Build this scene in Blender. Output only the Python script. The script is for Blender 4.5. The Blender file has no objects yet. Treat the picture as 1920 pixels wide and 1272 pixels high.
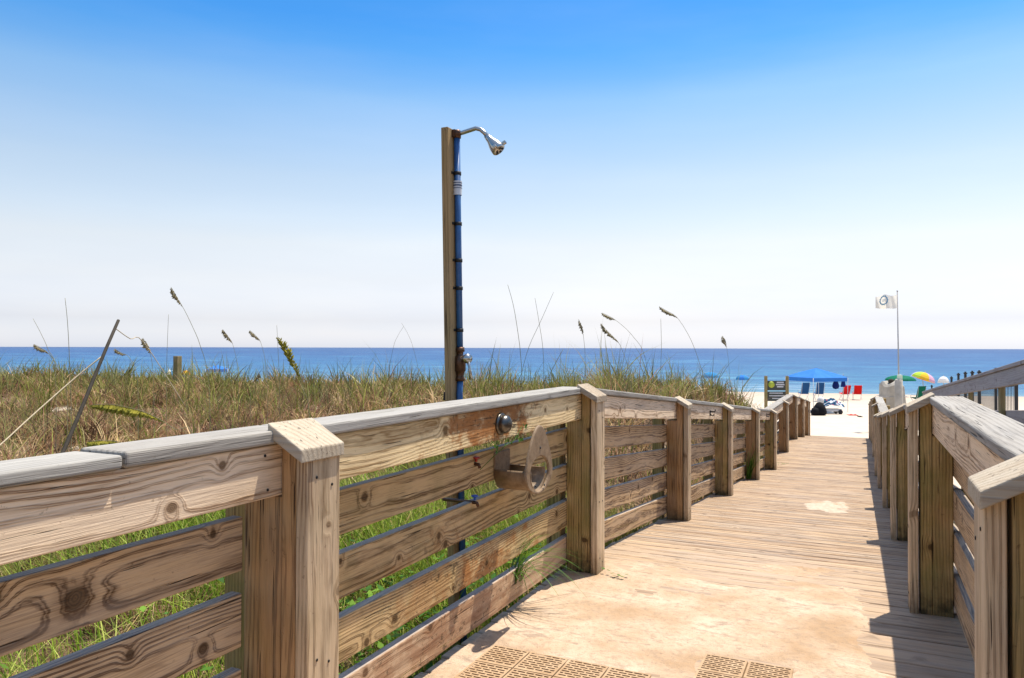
import bpy, bmesh, math, random
import numpy as np
from mathutils import Vector, Matrix, noise as mnoise
random.seed(7); rng = np.random.default_rng(7)
S = bpy.context.scene; COL = S.collection; PI = math.pi
R = math.radians
# ------------------------------------------------------------------ camera
F = 1400.0; TH = R(25.0); EYE = 1.30
cam = bpy.data.cameras.new('camera'); camo = bpy.data.objects.new('camera', cam); COL.objects.link(camo)
cam.sensor_width = 36; cam.lens = 36*F/1920; cam.clip_start = .05; cam.clip_end = 60000
CM = Matrix.Translation((0, 0, EYE)) @ Matrix.Rotation(TH, 4, 'Z') @ Matrix.Rotation(R(90.683), 4, 'X') @ Matrix.Rotation(R(.134), 4, 'Z')
camo.matrix_world = CM; S.camera = camo
def at(px, py, zc):
    return CM @ Vector(((px-960)/F*zc, -(py-636)/F*zc, -zc))
def onX(px, py, X):
    d = (CM.to_3x3() @ Vector(((px-960)/F, -(py-636)/F, -1)))
    t = X/d.x; return Vector((0, 0, EYE)) + d*t
# ------------------------------------------------------------------ profiles
def dz(y):
    return float(np.interp(y, [-50, 4.2, 14.1, 19.1, 24.3, 60], [0, 0, -.87, -.87, -1.33, -1.33]))
def dzv(y): return np.interp(y, [-50, 4.2, 14.1, 19.1, 24.3, 60], [0, 0, -.87, -.87, -1.33, -1.33])
def sm(a, b, x):
    t = np.clip((x-a)/(b-a), 0, 1); return t*t*(3-2*t)
_ph = rng.uniform(0, 6.28, (40,)); _an = rng.uniform(0, 6.28, (40,))
def wav(x, y, f, k=0, n=5):
    o = 0
    for i in range(n):
        a = _an[(i+k) % 40]; ff = f*(1+.55*i)
        o = o + np.sin((x*math.cos(a)+y*math.sin(a))*ff + _ph[(i*3+k) % 40])/(1+.5*i)
    return o/2.6
def ground(x, y):
    x = np.asarray(x, float); y = np.asarray(y, float)
    s = -.169*x + 1.0246*y
    beach = np.interp(s, [-20, 22, 25, 31, 45, 76, 100, 200, 2000], [-1.0, -1.3, -1.42, -1.95, -2.5, -2.75, -3.7, -7, -30])
    beach = beach + .03*wav(x, y, .9, 3)*sm(24, 30, s)*(1-sm(68, 76, s))
    edge = 20.5 + 1.2*wav(x, y, .3, 5) + .05*np.abs(x+2)
    dune = .06 + .12*wav(x, y, .45, 1) + .05*wav(x, y, 1.7, 9) - .20*sm(-6, -14, x)*sm(2, 9, y) + .10*np.abs(wav(x, y, 1.1, 26)) + .17*sm(8, 11, y)*sm(-9, -5, x)
    d0 = np.interp(-x, [1.6, 2.1, 3.2, 5], [-.34, -.25, -.06, 0]); dune = dune + d0*(1-sm(7, 12, y)) + np.interp(-x, [1.6, 2.0, 2.6, 4.0], [-.75, -.35, .06, .16])*sm(7, 12, y)
    edge = edge + 3.2*sm(6, 2, -x); dune = dune - .55*sm(15.5, 21, y)*sm(7, 3, -x)
    left = dune*(1-sm(edge-3.5, edge+3, y)) + beach*sm(edge-3.5, edge+3, y)
    right0 = -.45 - .03*np.clip(y, 0, 30) + .06*wav(x, y, .8, 2)
    k = sm(10, 20, y); right = right0*(1-k) + np.minimum(beach, right0)*k
    wl = sm(-1.2, -2.1, x); g = right*(1-wl) + left*wl
    cor = sm(2.2, 1.25, np.abs(x+.58)); under = dzv(y) - .28
    under = np.where(y > 24.2, np.maximum(beach, -1.36-(y-24.2)*.1), under)
    return g*(1-cor) + np.where(y > 24.2, under, np.minimum(under, 9))*cor
def gz(x, y): return float(ground(x, y))
# ------------------------------------------------------------------ materials
class NT:
    def __init__(s, name):
        s.m = bpy.data.materials.new(name); s.m.use_nodes = True; s.t = s.m.node_tree; s.n = s.t.nodes; s.l = s.t.links
        s.b = s.n['Principled BSDF']; s.out = s.n['Material Output']
    def _in(s, sock, v):
        if v is None: return
        if hasattr(v, 'is_output') or isinstance(v, bpy.types.NodeSocket): s.l.new(v, sock)
        else:
            if isinstance(v, (tuple, list)) and len(v) == 3 and sock.type == 'RGBA': v = (*v, 1)
            sock.default_value = v
    def M(s, op, a, b=None, c=None, clamp=False):
        n = s.n.new('ShaderNodeMath'); n.operation = op; n.use_clamp = clamp
        for i, v in enumerate((a, b, c)): s._in(n.inputs[i], v)
        return n.outputs[0]
    def V(s, op, a, b=None):
        n = s.n.new('ShaderNodeVectorMath'); n.operation = op; s._in(n.inputs[0], a); s._in(n.inputs[1], b); return n.outputs[0]
    def mix(s, f, a, b, mode='MIX'):
        n = s.n.new('ShaderNodeMix'); n.data_type = 'RGBA'; n.blend_type = mode; n.clamp_factor = True
        s._in(n.inputs[0], f); s._in(n.inputs[6], a); s._in(n.inputs[7], b); return n.outputs[2]
    def sep(s, v):
        n = s.n.new('ShaderNodeSeparateXYZ'); s._in(n.inputs[0], v); return n.outputs
    def comb(s, x, y, z):
        n = s.n.new('ShaderNodeCombineXYZ'); s._in(n.inputs[0], x); s._in(n.inputs[1], y); s._in(n.inputs[2], z); return n.outputs[0]
    def noise(s, v, sc=1, det=3, ro=.5, dist=0, out=0):
        n = s.n.new('ShaderNodeTexNoise'); s._in(n.inputs['Vector'], v); n.inputs['Scale'].default_value = sc
        n.inputs['Detail'].default_value = det; n.inputs['Roughness'].default_value = ro; n.inputs['Distortion'].default_value = dist
        return n.outputs[out]
    def ramp(s, f, pts, ip='LINEAR'):
        n = s.n.new('ShaderNodeValToRGB'); s._in(n.inputs[0], f); cr = n.color_ramp; cr.interpolation = ip
        while len(cr.elements) < len(pts): cr.elements.new(.5)
        for e, (p, c) in zip(cr.elements, pts):
            e.position = p; e.color = (*c, 1) if isinstance(c, (tuple, list)) else (c, c, c, 1)
        return n.outputs[0]
    def rng(s, v, a, b, c=0., d=1., smooth=False):
        n = s.n.new('ShaderNodeMapRange'); n.interpolation_type = 'SMOOTHSTEP' if smooth else 'LINEAR'
        for i, q in enumerate((v, a, b, c, d)): s._in(n.inputs[i], q)
        return n.outputs[0]
    def attr(s, name, o='Vector'):
        n = s.n.new('ShaderNodeAttribute'); n.attribute_name = name; return n.outputs[o]
    def pos(s): return s.n.new('ShaderNodeNewGeometry').outputs['Position']
    def nrm(s): return s.n.new('ShaderNodeNewGeometry').outputs['True Normal']
    def bump(s, h, st=.5, d=.01):
        n = s.n.new('ShaderNodeBump'); n.inputs['Strength'].default_value = st; n.inputs['Distance'].default_value = d
        s._in(n.inputs['Height'], h); s.l.new(n.outputs[0], s.b.inputs['Normal']); return n
    def fin(s, col=None, rough=.6, spec=.3, metal=0.):
        s._in(s.b.inputs['Base Color'], col); s._in(s.b.inputs['Roughness'], rough)
        s.b.inputs['Specular IOR Level'].default_value = spec; s.b.inputs['Metallic'].default_value = metal; return s.m

def wood(name, light, dark, grey=(.42, .40, .38), greyamt=.25, contrast=1., green=0., greencol=(.14, .15, .03), topgrey=0.,
         stains=(), stain_col=(.44, .17, .04), freq=75., knots=1., dust=None, dirt=.6, foot=0., kat=(), bump=.8):
    s = NT(name); w = s.attr('wco'); x, y, z = s.sep(w); rn = s.attr('rnd', 'Fac')
    r2 = s.M('FRACT', s.M('MULTIPLY', rn, 7.31)); r3 = s.M('FRACT', s.M('MULTIPLY', rn, 23.7))
    n1 = s.noise(s.comb(s.M('MULTIPLY', x, 1.0), s.M('MULTIPLY', y, 2), s.M('MULTIPLY', z, 3)), 1, 1)
    yy = s.M('ADD', s.M('ADD', y, .03), s.M('MULTIPLY', r2, .10))
    zz = s.M('ADD', s.M('ADD', z, s.M('MULTIPLY', s.M('SUBTRACT', r3, .5), .12)), s.M('MULTIPLY', s.M('SUBTRACT', n1, .5), .11))
    r = s.M('SQRT', s.M('ADD', s.M('MULTIPLY', yy, yy), s.M('MULTIPLY', zz, zz)))
    n2 = s.noise(s.comb(s.M('MULTIPLY', x, 5), s.M('MULTIPLY', y, 25), s.M('MULTIPLY', z, 25)), 1, 3)
    r = s.M('ADD', r, s.M('MULTIPLY', n2, .009))
    vo = s.n.new('ShaderNodeTexVoronoi'); vo.voronoi_dimensions = '2D'; vo.inputs['Scale'].default_value = 2.3
    s.l.new(s.comb(x, s.M('ADD', z, s.M('MULTIPLY', y, .6)), 0), vo.inputs['Vector'])
    kd = s.M('DIVIDE', s.M('MULTIPLY', vo.outputs['Distance'], .014/2.3), s.M('ADD', .009, s.M('MULTIPLY', s.sep(vo.outputs['Color'])[0], .010)))
    for (kx, ky, kz, ks) in kat:
        ax, ay, az_ = s.sep(s.V('SUBTRACT', s.pos(), (kx, ky, kz)))
        dk = s.M('SQRT', s.M('ADD', s.M('MULTIPLY', s.M('MULTIPLY', ay, ay), .7), s.M('MULTIPLY', az_, az_)))
        kd = s.M('MINIMUM', kd, s.M('MULTIPLY', dk, .014/ks))
    kn = s.noise(w, 60, 2); kdd = s.M('ADD', kd, s.M('MULTIPLY', s.M('SUBTRACT', kn, .5), .006))
    kr = .014
    q = s.M('DIVIDE', kdd, kr*2.1); infl = s.M('POWER', 2.718, s.M('MULTIPLY', s.M('MULTIPLY', q, q), -1))
    r = s.M('ADD', r, s.M('MULTIPLY', infl, .017*knots))
    rings = s.M('SINE', s.M('MULTIPLY', r, 2*PI*freq))
    rr = s.ramp(s.rng(rings, -1, 1), [(0, 0), (.5, .10), (.84, .8), (.93, 1), (1, .5)])
    fib = s.noise(s.comb(s.M('MULTIPLY', x, 7), s.M('MULTIPLY', y, 260), s.M('MULTIPLY', z, 260)), 1, 3, .6)
    big = s.noise(s.comb(s.M('MULTIPLY', x, 2.), s.M('MULTIPLY', y, 9), s.M('MULTIPLY', z, 9)), 1, 4, .6)
    f = s.M('ADD', s.M('MULTIPLY', s.M('MULTIPLY', rr, s.rng(s.noise(s.comb(s.M('MULTIPLY', x, 3), s.M('MULTIPLY', y, 8), s.M('MULTIPLY', z, 18)), 1, 3), .3, .65, .35, 1.)), .78*contrast), s.M('MULTIPLY', s.M('SUBTRACT', fib, .45), 1.25*contrast))
    f = s.M('ADD', f, s.M('MULTIPLY', s.M('SUBTRACT', big, .5), 1.5), clamp=True)
    c = s.mix(f, light, dark)
    c = s.mix(s.M('MULTIPLY', s.rng(r2, 0, 1), .75 if dust else .55), c, s.mix(1., c, (.62, .55, .5), 'MULTIPLY'))
    gn = s.noise(s.comb(s.M('MULTIPLY', x, 1.3), s.M('MULTIPLY', y, 6), s.M('MULTIPLY', z, 14)), 1, 5, .62)
    c = s.mix(s.M('MULTIPLY', s.rng(gn, .38, .68), greyamt), c, grey)
    P = s.pos(); px, py, pz = s.sep(P)
    if green > 0:
        g = s.noise(P, 5, 5, .65); g2 = s.noise(s.comb(px, py, s.M('MULTIPLY', pz, .35)), 9, 4)
        c = s.mix(s.M('MULTIPLY', s.rng(s.M('ADD', s.M('MULTIPLY', g, .6), s.M('MULTIPLY', g2, .5)), .46, .66), green), c, greencol)
    for (cx, cy, cz, rad, amt) in stains:
        d = s.V('SUBTRACT', P, (cx, cy, cz)); dx, dy, dd = s.sep(d)
        L = s.M('SQRT', s.M('ADD', s.M('MULTIPLY', s.M('MULTIPLY', dy, dy), .45), s.M('MULTIPLY', s.M('MULTIPLY', dd, dd), 1.2)))
        nn = s.noise(s.comb(px, s.M('MULTIPLY', py, 6), s.M('MULTIPLY', pz, 9)), 1.3, 5, .65)
        k = s.rng(s.M('ADD', s.M('DIVIDE', L, rad), s.M('MULTIPLY', s.M('SUBTRACT', nn, .5), 4.2)), .35, .9, amt, 0)
        c = s.mix(k, c, s.mix(s.noise(P, 30, 3), stain_col, tuple(v*.45 for v in stain_col)))
        c = s.mix(s.M('MULTIPLY', s.rng(s.noise(s.comb(px, s.M('MULTIPLY', py, 22), s.M('MULTIPLY', pz, 34)), 1, 5, .7, 1.), .56, .64), s.rng(L, rad*1.5, rad*.4, 0, .75)), c, (.055, .04, .02))
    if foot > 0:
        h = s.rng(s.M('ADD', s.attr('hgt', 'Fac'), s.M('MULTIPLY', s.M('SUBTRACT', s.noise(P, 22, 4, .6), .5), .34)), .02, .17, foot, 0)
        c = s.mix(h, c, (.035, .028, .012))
    # knots
    core = s.rng(s.M('DIVIDE', kdd, kr), .75, 1.15, 1., 0.)
    kring = s.M('MULTIPLY', s.rng(s.M('DIVIDE', kdd, kr), 1.2, 2.2, 1, 0), .35*knots)
    c = s.mix(kring, c, dark)
    kc = s.mix(s.rng(s.M('SINE', s.M('MULTIPLY', kdd, 1500)), -1, 1), tuple(v*.28 for v in dark), tuple(v*.75 for v in dark))
    c = s.mix(s.M('MULTIPLY', core, .85*min(1, knots)), c, kc)
    # cracks and dirt
    ck = s.noise(s.comb(s.M('MULTIPLY', x, 3.2), s.M('MULTIPLY', y, 110), s.M('MULTIPLY', z, 150)), 1, 2, .5)
    crack = s.rng(ck, .665, .70, 0, .9)
    c = s.mix(crack, c, tuple(v*.22 for v in dark))
    sp = s.noise(w, 45, 4, .7); c = s.mix(s.rng(sp, .64, .74, 0, dirt), c, tuple(v*.4 for v in dark))
    if topgrey > 0:
        nz = s.sep(s.nrm())[2]
        c = s.mix(s.rng(nz, .5, .9, 0, topgrey), c, s.mix(fib, (.36, .345, .32), (.17, .165, .16)))
    if dust:
        dcol, amt, y0, y1 = dust
        dn = s.noise(P, 2.6, 6, .62); dn2 = s.noise(P, 17, 4, .7)
        k = s.M('ADD', s.M('ADD', s.M('MULTIPLY', dn, 1.1), s.M('MULTIPLY', dn2, .5)), s.rng(py, y0, y1, .5, -.22))
        k = s.rng(k, .62, 1.05, 0, amt)
        k = s.M('MULTIPLY', k, s.rng(s.attr('gap', 'Fac'), 0, 1, 1, .35))
        c = s.mix(k, c, s.mix(dn2, dcol, tuple(v*.8 for v in dcol)))
    hgt = s.M('SUBTRACT', s.M('ADD', s.M('MULTIPLY', rr, .25), s.M('MULTIPLY', fib, .5)), s.M('MULTIPLY', crack, 2.))
    s.bump(hgt, bump, .004)
    return s.fin(c, s.rng(fib, 0, 1, .62, .9), .25)

def simple(name, col, rough=.5, spec=.4, metal=0., var=.15, scale=12., bump=0., second=None, trans=0.):
    s = NT(name); P = s.n.new('ShaderNodeTexCoord').outputs['Object']
    n = s.noise(P, scale, 4, .6); b = second or tuple(v*(1-var*2) for v in col)
    c = s.mix(s.rng(n, .3, .7), col, b)
    if bump: s.bump(s.noise(P, scale*6, 3), bump, .003)
    m = s.fin(c, s.rng(n, .3, .7, max(.05, rough-.08), min(1, rough+.08)), spec, metal)
    if trans > 0:
        tr = s.n.new('ShaderNodeBsdfTranslucent'); s._in(tr.inputs[0], c)
        mx = s.n.new('ShaderNodeMixShader'); mx.inputs[0].default_value = trans
        s.l.new(s.b.outputs[0], mx.inputs[1]); s.l.new(tr.outputs[0], mx.inputs[2]); s.l.new(mx.outputs[0], s.out.inputs[0])
    return m

BTN = onX(938, 795, -1.465)
M = {}
def KN(X, *L): return [(*onX(px, py, X), r_) for px, py, r_ in L]
K_board = KN(-1.465, (322, 953, .013)); K_slat = KN(-1.555, (140, 1122, .026), (381, 1216, .014))
K_stain = KN(-1.555, (683, 932, .013), (740, 1160, .016), (912, 1056, .012), (748, 1046, .010))
M['board'] = wood('weathered_pine_board', (.88, .68, .455), (.28, .155, .07), (.66, .55, .44), .25, 1.3, freq=120, kat=K_board, topgrey=.4)
M['board_stain'] = wood('stained_pine_board', (.88, .68, .37), (.26, .14, .04), (.62, .52, .36), .15, 1., freq=115,
                        stains=((-1.46, BTN.y-.10, BTN.z+.02, .30, .85), (-1.46, BTN.y+.02, BTN.z+.09, .25, .8)), topgrey=.4)
M['slat'] = wood('brown_pine_slat', (.66, .46, .255), (.115, .058, .022), (.46, .37, .28), .35, 1.5, freq=115, kat=K_slat, topgrey=.55)
M['slat_stain'] = wood('wet_stained_slat', (.70, .49, .24), (.14, .07, .02), (.46, .37, .24), .25, 1.4, freq=110, kat=K_stain, topgrey=.7, green=.25,
                       greencol=(.20, .17, .05), stains=((-1.55, BTN.y+.1, .16, .34, .75), (-1.55, BTN.y-.45, .32, .25, .35)))
M['foot_slat'] = wood('red_foot_slat', (.66, .46, .28), (.22, .11, .05), (.55, .45, .34), .3, 1.0, freq=62, topgrey=.6,
                      stains=((-1.55, BTN.y-.2, .12, .5, .4),), stain_col=(.34, .12, .04))
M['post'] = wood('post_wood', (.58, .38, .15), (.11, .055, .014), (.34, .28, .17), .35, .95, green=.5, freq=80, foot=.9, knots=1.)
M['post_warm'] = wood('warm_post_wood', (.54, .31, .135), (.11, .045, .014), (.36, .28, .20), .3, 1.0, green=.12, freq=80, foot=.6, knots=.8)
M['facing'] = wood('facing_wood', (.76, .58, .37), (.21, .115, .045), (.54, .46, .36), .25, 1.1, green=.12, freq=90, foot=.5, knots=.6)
M['cap'] = wood('silvered_cap_wood', (.38, .36, .315), (.17, .155, .13), (.33, .315, .29), .5, .95, freq=60, knots=.25, dirt=.5)
M['post_cap'] = wood('pale_cut_wood', (.46, .38, .27), (.24, .17, .105), (.42, .37, .29), .5, .8, freq=50, knots=.2)
M['deck'] = wood('deck_plank', (.51, .355, .21), (.10, .055, .025), (.36, .31, .26), .6, 1.5, freq=60, knots=.6, dust=((.49, .36, .245), .45, 3.0, 6.0), dirt=.8)
M['old'] = wood('grey_old_wood', (.40, .35, .33), (.20, .165, .15), (.42, .40, .40), .5, .8, freq=60, topgrey=.3)
M['old_post'] = wood('olive_post_wood', (.36, .27, .13), (.15, .10, .04), (.3, .27, .16), .3, .8, green=.5, freq=50)
M['shower_post'] = wood('shower_post_wood', (.46, .30, .14), (.17, .095, .035), (.36, .29, .19), .3, .9, freq=70, knots=.9, green=.15)
M['iron'] = simple('black_iron', (.02, .02, .02), .5, .4, var=.3)
M['chrome'] = simple('chrome', (.46, .44, .41), .25, .5, 1., second=(.40, .38, .33), scale=30)
M['steel'] = simple('tarnished_steel', (.17, .16, .145), .33, .5, 1., second=(.09, .075, .06), scale=25)
M['pipe'] = simple('blue_pipe', (.03, .13, .34), .4, .5, var=.2, second=(.02, .075, .20))
M['strap'] = simple('black_strap', (.015, .014, .013), .6)
M['red_handle'] = simple('red_handle', (.45, .04, .02), .4)
M['blue_handle'] = simple('blue_handle', (.03, .10, .45), .4)
M['brass'] = simple('old_brass', (.11, .06, .035), .45, .5, .8, second=(.10, .05, .03), scale=40)
M['plastic'] = simple('tan_plastic', (.30, .21, .125), .6, .3, var=.12, scale=30, bump=.3, second=(.17, .11, .06))
M['label'] = simple('label_white', (.60, .62, .64), .4, var=.05)
M['ink'] = simple('label_ink', (.05, .08, .16), .5)
M['mat'] = simple('brown_rubber_mat', (.32, .205, .11), .8, .2, var=.2, scale=14, second=(.44, .31, .19))
M['mat_dark'] = simple('mat_slot_dark', (.13, .08, .04), .9, .1, var=.2, scale=30, second=(.20, .13, .07))
M['leaf'] = simple('leaf_green', (.10, .22, .02), .5, .3, var=.2, trans=.35)
M['stem_dry'] = simple('dry_stem', (.30, .25, .14), .7, .2, second=(.22, .22, .10))
M['plume'] = simple('oat_plume', (.42, .34, .19), .8, .1, second=(.22, .18, .09), scale=40, trans=.2)
M['plume_y'] = simple('green_oat_plume', (.50, .42, .06), .8, .1, second=(.20, .19, .03), scale=30, trans=.25)
M['stake'] = simple('grey_stake', (.035, .03, .022), .85, .1, second=(.06, .05, .04), scale=20, bump=.4)
M['rope'] = simple('pale_rope', (.55, .45, .30), .9, .1, scale=60)
def cloth(n, c, trans=.25, var=.06): return simple(n, c, .8, .1, var=var, scale=3, trans=trans)
M['c_blue'] = cloth('blue_cloth', (.05, .22, .62)); M['c_navy'] = cloth('navy_cloth', (.015, .03, .16)); M['c_sky'] = cloth('teal_blue_cloth', (.05, .25, .50))
M['c_green'] = cloth('green_cloth', (.01, .17, .10)); M['c_red'] = cloth('red_cloth', (.72, .02, .02)); M['c_white'] = cloth('white_cloth', (.80, .79, .76))
M['c_yel'] = cloth('yellow_cloth', (.80, .52, .05)); M['c_org'] = cloth('orange_cloth', (.78, .22, .03)); M['c_pink'] = cloth('pink_cloth', (.70, .42, .55))
M['c_lime'] = cloth('lime_cloth', (.45, .65, .08)); M['c_lilac'] = cloth('lilac_cloth', (.50, .52, .80)); M['c_black'] = cloth('black_cloth', (.01, .01, .012), 0)
M['c_chair'] = cloth('chair_blue_cloth', (.03, .11, .28)); M['c_tarp'] = cloth('pale_tarp', (.55, .50, .42), .1, .16); M['c_teal'] = cloth('dark_teal_cloth', (.01, .07, .14))
M['c_flag'] = cloth('flag_cloth', (.74, .72, .66), .45); M['c_mint'] = cloth('mint_plastic', (.62, .74, .60), .1); M['emblem'] = cloth('emblem_blue', (.14, .30, .46))
M['metal_w'] = simple('white_metal', (.6, .6, .6), .4); M['pole'] = simple('grey_pole', (.42, .40, .38), .4, .5)
M['sign_g'] = simple('dark_sign_board', (.05, .06, .055), .6); M['sign_logo'] = simple('lime_logo', (.42, .50, .05), .5); M['sign_w'] = simple('sign_white', (.55, .56, .60), .5)
M['fencep'] = simple('dark_fence_post', (.03, .03, .03), .6)
# sand
def sand_mat(name, litter):
    s = NT(name); P = s.pos(); n = s.noise(P, 1.3, 6, .6); g = s.noise(P, 240, 2); m_ = s.noise(P, 9, 5, .65)
    c = s.mix(s.rng(n, .3, .7), (.48, .405, .315), (.55, .475, .38)); c = s.mix(s.rng(m_, .55, .75, 0, .35), c, (.52, .41, .30))
    c = s.mix(s.rng(g, .35, .65, 0, .25), c, (.45, .35, .26))
    if litter:
        v = s.attr('veg', 'Fac'); l = s.noise(P, 14, 6, .7); lc = s.ramp(l, [(.35, (.035, .022, .014)), (.5, (.13, .08, .05)), (.68, (.26, .18, .10))])
        c = s.mix(s.M('MULTIPLY', v, s.rng(s.noise(P, .55, 5, .6), .66, .60)), c, lc)
        X, Y, Z = s.sep(P)
        c = s.mix(s.rng(Z, -2.74, -2.60, .8, 0), c, (.38, .31, .24))
    s.bump(s.M('ADD', s.M('MULTIPLY', m_, 1.), s.M('MULTIPLY', s.noise(P, 4, 4), 2.)), .6, .02)
    return s.fin(c, .95, .1)
M['sand'] = sand_mat('beach_sand', True)
def thin_sand():
    s = NT('drifted_sand'); P = s.pos(); n = s.noise(P, 2.3, 6, .62); m_ = s.noise(P, 22, 5, .7); g = s.noise(P, 300, 2)
    c = s.mix(s.rng(n, .35, .65), (.38, .255, .15), (.58, .45, .33)); c = s.mix(s.rng(m_, .50, .68, 0, .6), c, (.27, .20, .135))
    c = s.mix(s.rng(s.M('ADD', s.noise(s.V('MULTIPLY', P, (5, 17, 5)), 1, 6, .8, .6), s.M('MULTIPLY', s.M('SUBTRACT', n, .5), .6)), .56, .66, 0, .6), c, (.23, .17, .125))
    c = s.mix(s.rng(s.noise(P, 48, 5, .75), .56, .66, 0, .55), c, (.22, .16, .12))
    c = s.mix(s.rng(g, .4, .65, 0, .22), c, (.40, .30, .22))
    s.bump(s.M('ADD', s.M('ADD', m_, s.M('MULTIPLY', s.noise(P, 9, 6, .7), 1.5)), s.M('MULTIPLY', g, .25)), .8, .012); return s.fin(c, .95, .1)
M['drift'] = thin_sand()
def water():
    s = NT('sea_water'); P = s.pos(); X, Y, Z = s.sep(P)
    d = s.M('ADD', s.M('MULTIPLY', X, -.165), s.M('MULTIPLY', Y, .986)); off = s.M('SUBTRACT', d, 73.)
    lg = s.M('LOGARITHM', s.M('MAXIMUM', off, 1.), 10.)
    wv = s.noise(s.comb(s.M('MULTIPLY', X, .012), s.M('MULTIPLY', d, .045), 0), 1, 5, .6)
    wv2 = s.noise(s.comb(s.M('MULTIPLY', X, .10), s.M('MULTIPLY', d, .32), 0), 1, 5, .65)
    f = s.M('ADD', lg, s.M('MULTIPLY', s.M('SUBTRACT', wv, .5), .5))
    c = s.ramp(s.M('MULTIPLY', f, .25), [(.10, (.15, .28, .31)), (.24, (.085, .215, .29)), (.38, (.035, .17, .27)), (.52, (.014, .125, .25)), (.66, (.006, .08, .21)), (.95, (.002, .05, .17))])
    c = s.mix(s.rng(wv2, .48, .66, 0, .8), c, s.mix(1., c, (.35, .52, .72), 'MULTIPLY')); wv3 = s.noise(s.comb(s.M('MULTIPLY', X, .03), s.M('MULTIPLY', d, .13), 3.), 1, 6, .7); c = s.mix(s.rng(wv3, .52, .70, 0, .4), c, (.22, .40, .50))
    wv4 = s.noise(s.comb(s.M('MULTIPLY', s.M('DIVIDE', X, s.M('ADD', off, 40)), 6), s.M('MULTIPLY', lg, 12), 0), 1, 6, .75); c = s.mix(s.rng(wv4, .45, .62, .75, 0), c, s.mix(1., c, (.26, .44, .68), 'MULTIPLY')); c = s.mix(s.rng(wv4, .58, .72, 0, .35), c, (.20, .36, .46))
    foam = s.noise(s.comb(s.M('MULTIPLY', X, .05), s.M('MULTIPLY', d, .9), 0), 1, 4, .6)
    c = s.mix(s.M('MULTIPLY', s.rng(foam, .60, .66), s.rng(off, 2, 26, .8, 0)), c, (.75, .78, .76))
    n = s.bump(s.M('ADD', s.noise(s.comb(s.M('MULTIPLY', X, .35), s.M('MULTIPLY', d, 1.1), 0), 1, 6, .65), wv2), .5, .6)
    return s.fin(c, .32, .08)
M['water'] = water()
def grass_mat():
    s = NT('dune_grass'); c = s.attr('gcol', 'Color'); s.fin(c, .7, .15)
    tr = s.n.new('ShaderNodeBsdfTranslucent'); s._in(tr.inputs[0], c); mx = s.n.new('ShaderNodeMixShader'); mx.inputs[0].default_value = .33
    s.l.new(s.b.outputs[0], mx.inputs[1]); s.l.new(tr.outputs[0], mx.inputs[2]); s.l.new(mx.outputs[0], s.out.inputs[0]); return s.m
M['grass'] = grass_mat()
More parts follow.
